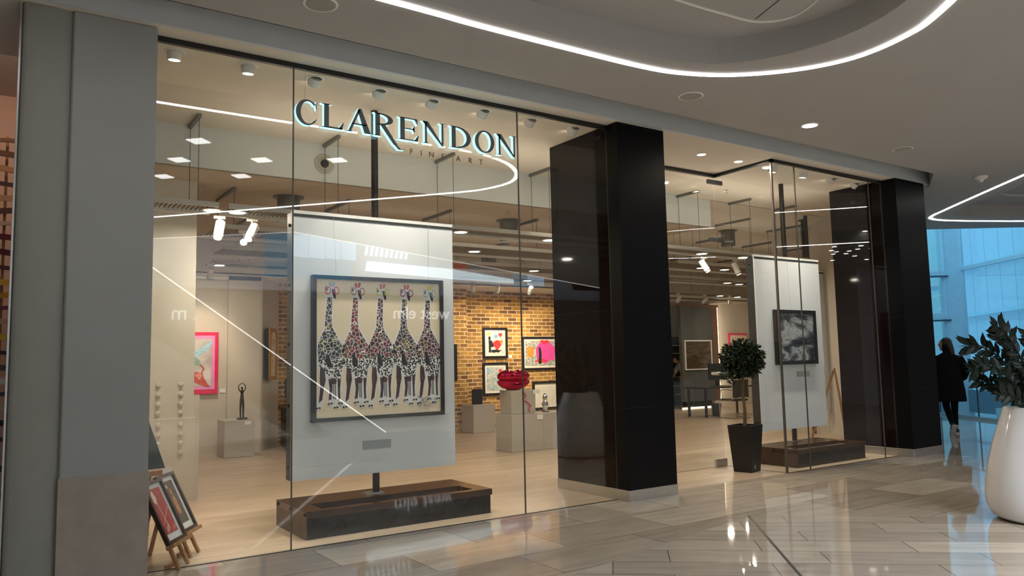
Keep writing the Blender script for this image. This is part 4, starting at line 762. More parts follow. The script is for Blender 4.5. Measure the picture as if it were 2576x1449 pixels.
# small easels with photos at left
def photo_easel(dx,dy,lab1,lab2,cols,seed,extra):
    tl,tr_,bl,br=[Vector(v) for v in ((1.214,6.884,.64),(1.418,7.225,.64),(1.284,6.624,.2),(1.464,6.886,.2))]
    off=Vector((dx,dy,0)); tl,tr_,bl,br=tl+off,tr_+off,bl+off,br+off
    u=((tr_-tl)+(br-bl)).normalized(); mid=(tl+tr_+bl+br)/4; vv=((tl-bl)+(tr_-br)); vv=(vv-u*vv.dot(u)).normalized(); nv=u.cross(vv) ; 
    if nv.y>0 or nv.dot(Vector((0,0,1.5))-mid)<0: nv=-nv
    Wd,Hh=.34,.50
    X=Matrix((u,vv,nv)).transposed().to_4x4(); X.translation=mid
    t=thing('small_easel',lab2,'easel',(mid.x,mid.y,0),'small photo easels')
    foot=mid-vv*Hh/2; down_=Vector((0,0,-1))
    for s in (-1,1):
        a=foot+u*s*.09-nv*.03; a0=a-vv*(a.z/vv.z)*.96; top=mid+vv*.05+u*s*.06-nv*.03
        m=MB(); m.bar((a0.x,a0.y,0.002),top,.035,.02,nv); build(m,'leg',M_oak,t)
    m=MB(); q=foot-nv*.05; m.bar(q-u*.09-Vector((0,0,q.z-.02)),q+u*.09-Vector((0,0,q.z-.02)),.02,.03); build(m,'foot_bar',M_oak,t)
    m=MB(); b0=mid-nv*.22+vv*.0; m.bar((b0.x,b0.y,.002),mid+vv*.12-nv*.03,.03,.018,u); build(m,'rear_leg',M_oak,t)
    m=MB(); m.xf=X; m.box(-.17,-Hh/2-.03,-.02,.17,-Hh/2-.002,.045); build(m,'ledge',M_oak,t)
    p_=thing('framed_print',lab1,'picture',tuple(foot),'framed prints on small easels')
    m=MB(); m.xf=X; bw=.025
    for a in ((-Wd/2,-Hh/2,-Wd/2+bw,Hh/2),(Wd/2-bw,-Hh/2,Wd/2,Hh/2),(-Wd/2+bw,-Hh/2,Wd/2-bw,-Hh/2+bw),(-Wd/2+bw,Hh/2-bw,Wd/2-bw,Hh/2)): m.box(a[0],a[1],-.012,a[2],a[3],.02)
    build(m,'frame',mat('dark_walnut_frame',(.035,.018,.012),.35,var=.2),p_)
    m=MB(); m.xf=X; m.box(-Wd/2+bw,-Hh/2+bw,-.01,Wd/2-bw,Hh/2-bw,0); build(m,'mount',mat('print_mount',(.72,.74,.74),.5,var=.03),p_)
    m=MB(); m.xf=X; m.cur=0; m.box(-.10,-.175,0,.10,.19,.003)
    for k,(L,ci) in enumerate(extra):
        tr=tessellate_polygon([[Vector((a,b_,0)) for a,b_ in L]]); m.cur=ci; m.add([(a,b_,.004+.0004*k) for a,b_ in L],[tuple(q2) for q2 in tr])
    build(m,'photo',[art_mat('photo_%d'%seed,cols,6,.4,2,seed=seed),mat('photo_tan',(.45,.20,.09),.5,var=.3,vs=30),mat('photo_cream',(.7,.62,.5),.5,var=.1)],p_)
photo_easel(0,0,'framed dark print with a tan seated shape, right one of the pair on small easels','small oak easel holding the dark print, farther from the glass',[(.03,.03,.03),(.10,.09,.08),(.05,.04,.03)],21,[(blob(0,-.02,.035,.09,j=.15,sd=3),1),(blob(0,.1,.02,.03,j=.1,sd=4),1),([(-.07,.13),(-.03,.13),(-.03,.16),(-.07,.16)],2)])
photo_easel(-.155,-.35,'framed red print with pale lines, left one of the pair on small easels','small oak easel holding the red print, next to the glass and pillar',[(.35,.03,.03),(.45,.05,.05),(.28,.02,.03)],22,[([(-.09,-.1),(-.085,-.1),(.09,.02),(.09,.028)],2),([(-.02,-.15),(-.012,-.15),(-.045,.1),(-.053,.1)],2),(blob(-.06,.12,.03,.05,j=.2,sd=6),2)])
t=thing('large_easel','tall wooden easel with a dark green board, half hidden behind the grey pillar','easel',(1.12,7.75,0))
m=MB(); m.add([(.98,7.70,.60),(1.455,7.95,.585),(1.26,8.0,1.18),(.98,7.85,1.35),(.98,7.73,.60),(1.455,7.98,.585),(1.26,8.03,1.18),(.98,7.88,1.35)],[(0,1,2,3),(7,6,5,4),(0,4,5,1),(1,5,6,2),(2,6,7,3),(3,7,4,0)]) ; build(m,'green_board',mat('dark_green_board',(.02,.04,.04),.35,var=.05),t)
m=MB(); m.bar((1.0,7.68,.56),(1.46,7.93,.555),.07,.045); build(m,'ledge',M_oak,t)
for a,b_ in (((1.10,7.70,0),(1.24,7.85,.56)),((1.28,7.85,0),(1.30,7.90,.56))): m=MB(); m.bar(a,b_,.055,.03); build(m,'leg',M_oak,t)
m=MB(); m.xf=Matrix.Translation((1.45,7.80,.50))@Matrix.Rotation(math.radians(20),4,'Z'); m.box(-.05,0,0,.04,.004,.10); tag(build(m,'price_card',M_card),'white price card above the dark framed print','label')
# =====================================================================
#   TOPIARY TREE
# =====================================================================
t=thing('topiary_tree','ball shaped bay tree in a tall tapered black planter at the entrance glass','potted tree',(8.40,6.91,0))
c0=Vector((8.40,6.91,0)); rz=math.radians(12)
def sq(s,z): return [(c0.x+s*(a*math.cos(rz)-b_*math.sin(rz)),c0.y+s*(a*math.sin(rz)+b_*math.cos(rz)),z) for a,b_ in ((-1,-1),(1,-1),(1,1),(-1,1))]
m=MB(); m.loft([sq(.122,0),sq(.126,.01),sq(.166,.60),sq(.166,.61),sq(.154,.61),sq(.15,.57)]); build(m,'planter',mat('planter_black',(.008,.008,.009),.4,var=0),t)
m=MB(); m.xf=Matrix.Translation(c0)@Matrix.Rotation(rz,4,'Z'); m.box(-.05,-.134,.05,-.015,-.128,.095); build(m,'maker_badge',mat('badge_grey',(.2,.2,.2),.3),t)
m=MB(); m.smooth=True; m.tube([(c0.x,c0.y,.58),(c0.x+.01,c0.y,.8),(c0.x-.012,c0.y,1.0),(c0.x+.0,c0.y,1.2),(c0.x,c0.y,1.45)],[.026,.022,.020,.018,.012],12)
for k in range(16):
    a=k*2.4; z=1.2+.02*k; e=Vector((math.cos(a)*.2,math.sin(a)*.2,(k%5-2)*.06)); m.tube([(c0.x,c0.y,z),(c0.x+e.x*.5,c0.y+e.y*.5,z+.05+e.z*.4),(c0.x+e.x,c0.y+e.y,z+.06+e.z)],[.007,.004,.002],5)
build(m,'trunk',mat('tree_bark',(.13,.085,.045),.8,var=.25,vs=25,bump=.3),t)
m=MB(); q=random.Random(3)
def leaf(mb,p,d,L,W_,nrm=None):
    d=d.normalized(); n=nrm or Vector((q.uniform(-1,1),q.uniform(-1,1),q.uniform(-.2,1))); s=d.cross(n).normalized(); n=s.cross(d).normalized()
    pts=[p,p+d*L*.3+s*W_*.42+n*.002,p+d*L*.6+s*W_*.45,p+d*L,p+d*L*.6-s*W_*.45,p+d*L*.3-s*W_*.42+n*.002,p+d*L*.5-n*W_*.15]
    mb.add(pts,[(0,1,6),(1,2,6),(2,3,6),(3,4,6),(4,5,6),(5,0,6)])
cc=Vector((c0.x,c0.y,1.47))
for k in range(760):
    th=q.uniform(0,2*PI); cz=q.uniform(-1,1); s_=math.sqrt(1-cz*cz); d=Vector((s_*math.cos(th),s_*math.sin(th),cz)); r=.265*q.uniform(.5,1.0)
    p=cc+Vector((d.x*r*1.05,d.y*r*1.05,d.z*r*.92))
    for j in range(4):
        dd=(d*q.uniform(.3,1)+Vector((q.uniform(-1,1),q.uniform(-1,1),q.uniform(-.6,1)))*.9); leaf(m,p,dd,q.uniform(.05,.075),.026)
for k in range(60):
    p=Vector((c0.x-.20,c0.y+.05,1.25))+Vector((q.uniform(-.09,.09),q.uniform(-.06,.06),q.uniform(-.08,.06))); leaf(m,p,Vector((q.uniform(-1,1),q.uniform(-1,1),q.uniform(-1,1))),.07,.028)
build(m,'foliage',mat('bay_leaf',(.018,.034,.016),.4,var=.35,vs=12,spec=.3),t)
# =====================================================================
#   WHITE PLANTER WITH ARCHING PLANT
# =====================================================================
pc=Vector((7.90,3.20,0)); t=thing('plant_pot','tall glossy white pear shaped plant pot at the right edge','plant pot',tuple(pc))
m=MB(); m.smooth=True; m.lathe([(.30,0),(.37,.006),(.425,.04),(.46,.12),(.47,.22),(.46,.34),(.425,.52),(.375,.70),(.32,.87),(.28,.985),(.272,1.0),(.262,1.0),(.258,.985),(.27,.93)],tuple(pc),56); build(m,'pot_body',mat('gloss_white_pot',(.74,.73,.73),.12,coat=.4,var=.01),t)
m=MB(); m.lathe([(.268,.93),(.10,.945)],tuple(pc),32); build(m,'soil',mat('soil',(.03,.022,.015),.9,var=.3,vs=40),t)
t=thing('arching_plant','dark green arching plant with paired glossy leaves in the white pot','plant',(pc.x,pc.y,.94))
q=random.Random(11); axr=Vector((.8262,-.5633,0)); axf=Vector((.5633,.8262,0))
fr_=[[(-.12,.95,0),(-.25,1.25,0),(-.40,1.46,.02),(-.58,1.56,.03),(-.68,1.56,.04)],[(-.10,.95,-.05),(-.20,1.3,-.1),(-.32,1.52,-.12),(-.43,1.68,-.14),(-.50,1.72,-.15)],[(-.12,.95,.05),(-.25,1.12,.1),(-.42,1.21,.12),(-.54,1.235,.12)],[(-.14,.95,-.05),(-.25,1.05,-.1),(-.38,1.10,-.13),(-.50,1.125,-.14)],
 [(-.08,.95,.1),(-.12,1.3,.15),(-.2,1.55,.18),(-.27,1.68,.2)],[(-.12,.95,.0),(-.3,1.2,-.05),(-.5,1.36,-.08),(-.64,1.39,-.1),(-.72,1.36,-.1)],[(0,.95,0),(.02,1.4,0),(0,1.7,.05)],[(.05,.95,0),(.15,1.3,-.1),(.3,1.55,-.15)],[(.1,.95,0),(.3,1.2,.1),(.5,1.35,.15)],[(0,.95,-.1),(-.02,1.2,-.3),(-.08,1.4,-.45)],[(-.05,.95,0),(-.06,1.25,-.02),(-.1,1.5,-.04),(-.12,1.62,-.05)]]
for L in fr_:
    m=MB(); pts=[pc+axr*(a*.9+.05)+axf*c_+Vector((0,0,z)) for a,z,c_ in L]; m.smooth=True; n_=len(pts); m.tube(pts,[.013-.009*i/(n_-1) for i in range(n_)],7); m.smooth=False
    tot=(n_-1); K=int(5*tot)
    for k in range(3,K+1):
        u=k/K*tot; i=min(int(u),n_-2); p=pts[i].lerp(pts[i+1],u-i); d=(pts[i+1]-pts[i]).normalized()
        for s in (-1,1):
            sd=d.cross(axf).normalized()*s; dd=d*.75+sd*.8+Vector((q.uniform(-.2,.2),q.uniform(-.5,.5),q.uniform(-.1,.2))); leaf(m,p,dd,q.uniform(.10,.15),.052,axf*-1+Vector((0,0,q.uniform(-.6,.6))))
    leaf(m,pts[-1],(pts[-1]-pts[-2]),.10,.04)
    build(m,'frond',mat('glossy_leaf',(.008,.014,.008),.45,var=.3,vs=10,spec=.25),t)
# =====================================================================
#   PEOPLE
# =====================================================================
def skin(nodes,edges,name,m_,parent,root=0,sub=2):
    L=Vector((0,0,0)); q_=parent
    while q_: L+=q_.location; q_=q_.parent
    me=bpy.data.meshes.new(name); me.from_pydata([tuple(Vector(n[:3])-L) for n in nodes],edges,[]); o=bpy.data.objects.new(name,me); COL.objects.link(o); o.parent=parent
    md=o.modifiers.new('skin','SKIN'); md.use_smooth_shade=True
    if not me.skin_vertices: 
        bpy.context.view_layer.objects.active=o
    sv=me.skin_vertices[0].data if me.skin_vertices else None
    for i,n in enumerate(nodes):
        r=n[3] if isinstance(n[3],tuple) else (n[3],n[3]); sv[i].radius=r; sv[i].use_root=(i==root)
    ss=o.modifiers.new('sub','SUBSURF'); ss.levels=sub; ss.render_levels=sub
    me.materials.append(m_); return o
M_skin=mat('skin',(.45,.25,.17),.55,var=.03); M_cloth=mat('black_cloth',(.006,.006,.008),.85,var=.1,spec=.12); M_hair=mat('dark_hair',(.018,.010,.008),.5,var=.3,vs=30)
def person(o,rz,label,nodes_local,name='person'):
    t=thing('person',label,'person',tuple(o)); return t,Matrix.Translation(o)@Matrix.Rotation(rz,4,'Z')
# walking woman; local +y is the way she walks
o=Vector((14.95,7.52,0)); HEAD=math.radians(-45)
t,X=person(o,HEAD,'person in black coat and trainers with long dark hair, walking away by the blue windows',None)
def N(x,y,z,r): v=X@Vector((x,y,z)); return (v.x,v.y,v.z,r)
nodes=[N(0,0,.96,.15),N(0,.0,1.15,.125),N(0,.01,1.33,.15),N(0,.03,1.47,.075),N(0,.05,1.53,.05),N(.0,.08,1.63,(.085,.095)),N(0,.085,1.70,(.078,.088)), #6
 N(.09,.02,.90,.10),N(.10,.10,.52,.065),N(.10,.12,.30,.055),N(.10,.08,.10,.038), #10
 N(-.09,-.02,.90,.10),N(-.09,-.04,.52,.065),N(-.09,-.20,.32,.055),N(-.09,-.34,.16,.038), #14
 N(.19,.0,1.40,.06),N(.26,-.03,1.15,.045),N(.24,.10,.98,.035),N(.22,.2,.95,.028),
 N(-.19,.0,1.40,.06),N(-.27,-.02,1.14,.045),N(-.24,.14,1.02,.035),N(-.18,.22,1.06,.028)]
ed=[(0,1),(1,2),(2,3),(3,4),(4,5),(5,6),(0,7),(7,8),(8,9),(9,10),(0,11),(11,12),(12,13),(13,14),(2,15),(15,16),(16,17),(17,18),(2,19),(19,20),(20,21),(21,22)]
body=skin(nodes,ed,'body',M_cloth,t)
fm=MB(); fm.smooth=True; hx=X@Matrix.Translation((0,.085,1.655))@Matrix.Rotation(math.radians(75),4,'Z'); fm.xf=hx
fm.sph((0,.012,0),(.072,.088,.108),18,14); fm.loft([[(-.012,.09,.02),(.012,.09,.02),(.0,.092,.03)],[(-.018,.105,-.022),(.018,.105,-.022),(0,.118,-.012)],[(-.01,.09,-.03),(.01,.09,-.03),(0,.095,-.028)]]); fm.sph((0,.082,-.055),(.026,.016,.011)); fm.sph((0,.06,-.09),(.03,.03,.022)); fm.sph((-.03,.088,.018),(.013,.008,.008)); fm.sph((.03,.088,.018),(.013,.008,.008)); build(fm,'face',M_skin,t)
hm=MB(); hm.smooth=True; hm.xf=hx; hm.sph((0,-.028,.03),(.094,.10,.108),20,14)
rings=[]
for k in range(10):
    u=k/9; z=.06-u*.36; w_=.09+.045*math.sin(u*2.6); yb=-.05-.05*math.sin(u*2.2); rings.append([(w_*math.cos(a),yb+(.07-.02*u)*math.sin(a),z) for a in [2*PI*i/18 for i in range(18)]])
hm.loft(rings); build(hm,'hair',M_hair,t)
cm=MB(); cm.smooth=True; cm.xf=X; rings=[]
for z,rx,ry,yc in ((.60,.27,.21,0),(.62,.275,.215,0),(.80,.265,.20,0),(1.0,.235,.175,0),(1.15,.215,.155,0),(1.30,.225,.145,0),(1.40,.225,.12,.005),(1.46,.15,.10,.01),(1.50,.08,.08,.02)):
    rings.append([(rx*math.cos(a),yc+ry*math.sin(a),z) for a in [2*PI*i/24 for i in range(24)]])
cm.loft(rings)
for s in (-1,1): cm.tube([(s*.19,0,1.42),(s*.25,-.02,1.28),(s*.295,-.03,1.14),(s*.28,.06,1.04),(s*.24,.14,.99)],[.075,.075,.068,.06,.05],14)
build(cm,'coat',M_cloth,t)
def shoe(xf,parent,nm='trainer'):
    m=MB(); m.smooth=True; m.xf=xf
    rings=[]
    for y,w_,h in ((-.09,.028,.05),(-.07,.038,.085),(0,.042,.075),(.08,.045,.05),(.14,.042,.035),(.17,.022,.02)):
        rings.append([(w_*math.cos(a),y,h*.5+h*.55*math.sin(a)) for a in [2*PI*i/14 for i in range(14)]])
    m.loft(rings); sh=build(m,nm,mat('trainer_dark',(.03,.03,.035),.6,var=.1),parent)
    m=MB(); m.xf=xf; m.prism([(-.035,-.095),(.035,-.095),(.046,.08),(.03,.17),(-.03,.17),(-.046,.08)],-.006,.018); build(m,'sole',mat('trainer_sole',(.5,.48,.46),.6,var=.05),sh)
shoe(X@Matrix.Translation((.10,.12,.008)),t)
shoe(X@Matrix.Translation((-.09,-.34,.115))@Matrix.Rotation(math.radians(-48),4,'X'),t)
an=MB(); an.smooth=True; an.xf=X; an.tube([(.10,.085,.16),(.10,.08,.07)],[.036,.034],12); an.tube([(-.09,-.30,.20),(-.09,-.35,.13)],[.037,.035],12); build(an,'ankles',M_skin,t)
hd=MB(); hd.smooth=True; hd.xf=X
for s in (-1,1):
    hd.sph((s*.21,.21,.97),(.022,.045,.036),12,8)
    for k in range(4): hd.tube([(s*(.20+.0),.235,.99-.016*k),(s*.185,.27,.985-.017*k),(s*.165,.265-.004*k,.975-.017*k)],[.009,.008,.007],6)
    hd.tube([(s*.21,.2,1.0),(s*.19,.23,1.02),(s*.18,.255,1.015)],[.011,.009,.007],6)
build(hd,'hands',M_skin,t)
# office person bending over
o=Vector((18.36,17.25,0)); t,X=person(o,math.radians(90),'person with short dark hair bending forward in the office, light shirt',None)
nodes=[N(0,0,.92,.14),N(0,.10,1.10,.13),N(0,.24,1.26,.14),N(0,.33,1.36,.06),N(0,.39,1.40,.05),N(0,.45,1.44,(.08,.09)),N(0,.49,1.50,(.07,.08)),
 N(.09,0,.86,.09),N(.10,.02,.48,.065),N(.10,0,.08,.045),N(-.09,0,.86,.09),N(-.10,.02,.48,.065),N(-.10,0,.08,.045),
 N(.18,.22,1.28,.055),N(.21,.32,1.05,.042),N(.17,.46,.92,.034),N(.15,.52,.90,.026),N(-.18,.22,1.28,.055),N(-.21,.32,1.05,.042),N(-.17,.46,.92,.034),N(-.15,.52,.90,.026)]
ed=[(0,1),(1,2),(2,3),(3,4),(4,5),(5,6),(0,7),(7,8),(8,9),(0,10),(10,11),(11,12),(2,13),(13,14),(14,15),(15,16),(2,17),(17,18),(18,19),(19,20)]
skin(nodes,ed,'body',M_skin,t)
cm=MB(); cm.smooth=True; cm.xf=X
cm.tube([(0,-.01,.84),(0,.03,.95),(0,.11,1.10),(0,.22,1.24),(0,.29,1.33),(0,.335,1.37)],[.165,.16,.15,.155,.12,.065],20)
for s in (-1,1): cm.tube([(s*.13,.22,1.29),(s*.19,.25,1.22),(s*.215,.31,1.06)],[.075,.068,.058],14)
build(cm,'shirt',mat('grey_shirt',(.42,.44,.42),.7,var=.05),t)
cm=MB(); cm.smooth=True; cm.xf=X
for s in (-1,1): cm.tube([(s*.08,0,.92),(s*.095,.02,.7),(s*.10,.02,.48),(s*.10,0,.1)],[.115,.10,.078,.062],14)
build(cm,'trousers',M_cloth,t)
hm=MB(); hm.smooth=True; hm.xf=X@Matrix.Translation((0,.455,1.495)); hm.sph((0,0,.0),(.092,.10,.085),18,12); build(hm,'hair',M_hair,t)
fm=MB(); fm.smooth=True; fm.xf=X@Matrix.Translation((0,.50,1.44))@Matrix.Rotation(math.radians(-35),4,'X'); fm.sph((0,.0,0),(.07,.07,.095),16,12); fm.loft([[(-.01,.06,.01),(.01,.06,.01),(0,.065,.02)],[(-.016,.08,-.02),(.016,.08,-.02),(0,.095,-.012)],[(-.01,.06,-.03),(.01,.06,-.03),(0,.07,-.03)]]); build(fm,'face',M_skin,t)
for s in (-1,1): shoe(X@Matrix.Translation((s*.10,.03,.008)),t,'shoe')
# =====================================================================
#   GLAZED END OF THE MALL
# =====================================================================
# glass balustrade
A_=Vector((19.43,10.02,0)); B_=Vector((17.5,7.26,0)); dv=(B_-A_).normalized(); t=thing('glass_balustrade','clear glass balustrade with steel rail before the blue windows','balustrade',tuple((A_+B_)/2))
M_bal=mat('balustrade_shoe',(.5,.55,.6),.4,metal=.3)
m=MB(); m.bar(A_+Vector((0,0,.03)),B_+Vector((0,0,.03)),.04,.06); build(m,'floor_shoe',M_bal,t)
m=MB(); m.bar(A_+Vector((0,0,1.12)),B_+Vector((0,0,1.12)),.05,.03); build(m,'handrail',M_steel,t)
for k in range(2):
    a=A_+dv*(k*1.6+.01); b_=A_+dv*(k*1.6+1.58); m=MB(); m.bar(a+Vector((0,0,.58)),b_+Vector((0,0,.58)),.012,1.05); build(m,'glass_panel',M_glass2,t)
for k in range(3):
    p_=A_+dv*(k*1.6); m=MB(); m.bar((p_.x,p_.y,.06),(p_.x,p_.y,1.12),.02,.03,(dv.x,dv.y,0)); build(m,'panel_joint',mat('joint_dark',(.05,.07,.1),.5,var=0),t)
# glazed wall: corner post C, left wall and right wall (behind the balustrade)
Cn=Vector((23.5,11.25,0)); uL=Vector((-.80,.60,0)); uR=Vector((-.575,-.818,0))
M_frame=mat('window_frame_grey',(.72,.76,.82),.4); M_frdk=mat('window_frame_dark',(.10,.11,.16),.4,var=0)
ZT=9.0
m=MB(); a=Cn; m.prism([(a.x-.42,a.y+.30),(a.x-.05,a.y-.02),(a.x+.15,a.y+.2),(a.x-.2,a.y+.55)],-3,ZT); struct(m,'window_frame_corner',M_frame)
def bar_(mb,a,b_,z,w_=.08,h=.1): mb.bar((a.x,a.y,z),(b_.x,b_.y,z),w_,h)
m=MB(); Lf=Cn+uL*.42; Lend=Cn+uL*3.1
for z,h in ((3.80,.12),(2.55,.16),(5.3,.12),(-.1,.2)): bar_(m,Lf,Lend,z,.12,h)
for s in (.5,3.05): p_=Cn+uL*s; m.bar((p_.x,p_.y,-3),(p_.x,p_.y,ZT),.12,.08,(1,0,0))
struct(m,'window_9_frame',M_frame)
m=MB()
for z in (3.71,2.43): bar_(m,Lf-Vector((.05,.07,0)),Lend-Vector((.05,.07,0)),z,.04,.05)
struct(m,'trim_12',M_frdk)
m=MB(); Rs=Cn; Rend=Cn+uR*5.2
for z,h in ((3.92,.10),(-.1,.2),(7,.1)): bar_(m,Rs,Rend,z,.10,h)
for s in (0.05,5.1): p_=Cn+uR*s; m.bar((p_.x,p_.y,-3),(p_.x,p_.y,ZT),.10,.08,(1,0,0))
struct(m,'window_10_frame',M_frame)
m=MB(); m.bar((Rs.x,Rs.y,.12),(Rend.x,Rend.y,.12),.16,.62); m.bar((Lf.x,Lf.y,.12),(Lend.x,Lend.y,.12),.16,.62); struct(m,'trim_16',mat('upstand_blue_grey',(.22,.28,.36),.5,var=.03))
m=MB(); 
for z in (1.02,): bar_(m,Lf,Lend,z,.06,.06); bar_(m,Rs,Rend,z,.06,.06)
for k in range(4): p_=Cn+uR*(1.2+k*1.2); m.bar((p_.x,p_.y,.4),(p_.x,p_.y,1.02),.03,.03,(1,0,0))
struct(m,'trim_17',M_frame)
def bigpane(n,a,b_,z0,z1,t_=.02): mb=MB(); mb.bar((a.x,a.y,(z0+z1)/2),(b_.x,b_.y,(z0+z1)/2),t_,z1-z0); struct(mb,'window_%d'%n,M_glass2)
bigpane(9,Lf,Lend,-3,ZT); bigpane(10,Rs+uR*.1,Rend,-3,ZT)
# bright cladding building outside
def clad_mat(name,ang,col=(.86,.88,.88),w_=.9,joint=(.40,.46,.50)): return brick_mat(name,col,tuple(c*.93 for c in col),joint,w_,40,.022,vertical=True,rough=.6,namt=.08,offset=0)
M_cl=clad_mat('white_cladding',0,col=(.86,.80,.88),w_=1.25); M_cl2=clad_mat('white_cladding_fine',0,col=(.96,.98,.92),w_=.9)
oR=Vector((.818,-.575,0)); 
m=MB(); a=Cn+oR*5.0+Vector((4,5,0))-uR*16; b_=a+uR*33; m.bar((a.x,a.y,3),(b_.x,b_.y,3),.2,14); tag(build(m,'clad_building',M_cl),'white panel clad building outside the right hand windows','building')
m=MB(); oL=Vector((.60,.80,0)); a=Cn+oL*6.5-uL*3; b_=a+uL*22; m.bar((a.x,a.y,3),(b_.x,b_.y,3),.2,14); tag(build(m,'clad_building',M_cl2),'pale clad building outside the left hand windows','building')
m=MB(); a=Cn+oL*4.0+Vector((.9,-1.0,0)); m.bar((a.x+.6,a.y,3.75),(a.x-7*.8,a.y+7*.6,3.2),.12,.14); tag(build(m,'canopy_beam',M_frame),'sloping pale beam across the left outside view','beam')
m=MB(); a=Cn+oR*4.7+Vector((4,5,0))-uR*14; b_=a+uR*26; m.bar((a.x,a.y,4.5),(b_.x,b_.y,5.3),.12,.16); m.bar((a.x,a.y,2.6),(b_.x,b_.y,3.4),.12,.12); tag(build(m,'clad_ledges',M_frame),'pale sloping ledges on the clad building outside the right windows','ledge')
m=MB(); poly_faces(m,[[(17,12.2),(21,11.2),(19.5,10.2),(17.5,7.3),(17.6,7.0),(24,1.0),(60,-20),(60,40),(17,40)]],-.35); struct(m,'floor_terrace',mat('terrace_paving',(.42,.45,.47),.35,var=.05))
m=MB(); bb=MB(); a=Cn-uR*0; m.bar((Cn.x-3.3,Cn.y-4.6,-.17),(Cn.x-1.0,Cn.y-1.2,-.17),.2,.35); 
m.bar((A_.x+.12,A_.y-.08,-.2),(B_.x+.12,B_.y-.08,-.2),.1,.4); struct(m,'trim_13',M_frame)
t=thing('terrace_pot','pale plant pot outside behind the glass balustrade','plant pot',(26.2,11.0,-.35)); m=MB(); m.smooth=True; m.lathe([(.34,0),(.40,.1),(.38,.6),(.30,1.15),(.27,1.15),(.27,1.0)],(26.9,11.2,-.35),28); build(m,'pot_body',M_white,t)
# =====================================================================
#   OTHER SIDE OF THE MALL (seen mirrored in the glass)
# =====================================================================
m=MB(); m.box(-9,-12.0,0,30,-11.8,3.95); struct(m,'wall_front',mat('opposite_shopfront',(.10,.10,.10),.5))
m=MB(); m.box(-9,-12.2,3.95,20,-12.0,4.4); m.box(-9,-12.2,6.4,20,-12.0,9.2); m.box(-9,-12.2,4.4,7.4,-12,6.4); m.box(10.4,-12.2,4.4,17,-12,6.4); m.box(18.2,-12.2,4.4,30,-12,6.4); m.box(20,-12.2,3.95,30,-12,9.2); m.box(-9,-12.2,9.0,30,-1,9.2); m.box(-9,-1.2,4.75,30,-1,9.2); m.box(29.9,-12,4.1,30,-1,9.2); struct(m,'wall_front_upper',mat('upper_panel',(.5,.52,.55),.5))
t=thing('opposite_sign','white lettering west elm on the opposite shopfront, seen mirrored in the glass','sign',(13,-11.75,3.1))
M_sgn=mat('lit_white_letter',(1,1,1),.5,emit=(1,1,1),es=2.0,var=0)
def west(x,txt,size):
    m=MB(); text_mb(m,txt,size,(x,-11.77,3.1),.02,rz=PI); build(m,'letters',M_sgn,t)
west(14.05,'west elm',.62)
t=thing('opposite_sign','white lettering elm on the opposite shopfront, seen mirrored at far left','sign',(5,-11.75,3.0)); m=MB(); text_mb(m,'m',.62,(5.05,-11.77,2.97),.02,rz=PI); build(m,'letters',M_sgn,t); 
m=MB(); m.lathe([(.04,0),(.04,.02)],(5.25,-11.77,2.99),12); build(m,'dot',M_sgn,t)
Ysk=-11.93  # glowing panels added to make the bright sky reflections in the shop glass
def sky_panel(L,nm,m_,label,cat='skylight',g='bright panels high across the mall, seen mirrored'):
    mb=MB(); mb.xz(L,Ysk,Ysk+.04); tag(build(mb,nm,m_),label,cat,g)
M_skyb=mat('sky_glow_blue',(.6,.8,1),.5,emit=(.38,.68,1),es=2.2,var=0); M_skyw=mat('sky_glow_white',(.9,.95,1),.5,emit=(.70,.90,1),es=5,var=0)
for k in range(4): sky_panel([(8.28+k*.56,5.10),(8.80+k*.56,5.07),(8.80+k*.56,5.84),(8.28+k*.56,5.80)],'sky_glow_panel',M_skyb,'pale blue added glow panel for an upper window across the mall, seen mirrored, '+('first from the left','second from the left','third from the left','last before the white slats')[k],'window')
sky_panel([(10.82,4.74),(14.18,4.60),(17.0,4.54),(17.0,4.70),(14.18,4.97),(10.9,5.08)],'skylight_glow_band',M_skyw,'long added glow panel for the skylight band across the mall, seen mirrored on the giraffe board')
for k in range(9): x=10.85+k*.19; sky_panel([(x-.04,5.28-.006*k),(x+.03,5.28-.006*k),(x+.09,5.60-.01*k),(x+.02,5.60-.01*k)],'glow_slat',M_skyw,'short white slat with added glow, mirrored at the top of the giraffe board','light','white glowing slats across the mall')
sky_panel([(14.35,4.99),(14.9,4.99),(14.9,5.5),(14.35,5.5)],'red_banner',mat('glowing_red_banner',(.5,.05,.04),.5,emit=(.8,.12,.08),es=.9,var=0),'red banner with added glow across the mall, seen mirrored','banner')  # banner is no lamp, its glow is put in so it shows mirrored
for k in range(2): sky_panel([(17.68+k*.42,4.5),(18.05+k*.42,4.5),(18.05+k*.42,5.03),(17.68+k*.42,5.03)],'sky_glow_panel',M_skyb,'small pale blue added glow panel for a window across the mall, seen mirrored beside the black column, '+('left one' if k==0 else 'right one'),'window')
# escalator with lit handrail
m=MB(); m.box(4.0,-3.0,.0005,8.6,1.4,.012); tag(build(m,'glare_mat',mat('dark_matting',(.03,.03,.03),.95,var=.2,vs=60)),'dark matting added to keep the escalator light from mirroring in the floor','mat')  # unseen mat added to dull the floor under the lit edge
t=thing('escalator','escalator with a bright lit balustrade edge, seen mirrored in the shop glass','escalator',(4.8,-3.1,0))
e0=Vector((2.2,-3.1,3.75)); e1=Vector((7.45,-3.1,.02)); 
m=MB(); m.bar(e0,e1,.03,.022); build(m,'lit_edge',mat('escalator_led',(1,1,1),.5,emit=(1,.98,.95),es=7,var=0),t)
m=MB(); m.bar(e0+Vector((0,-.02,-.02)),e1+Vector((0,-.02,-.02)),.02,.03); build(m,'handrail_channel',M_black,t)
m=MB(); m.bar(e0-Vector((0,.05,.42)),e1-Vector((0,.05,.42)),.012,.8); build(m,'glass_side',M_glass2,t)
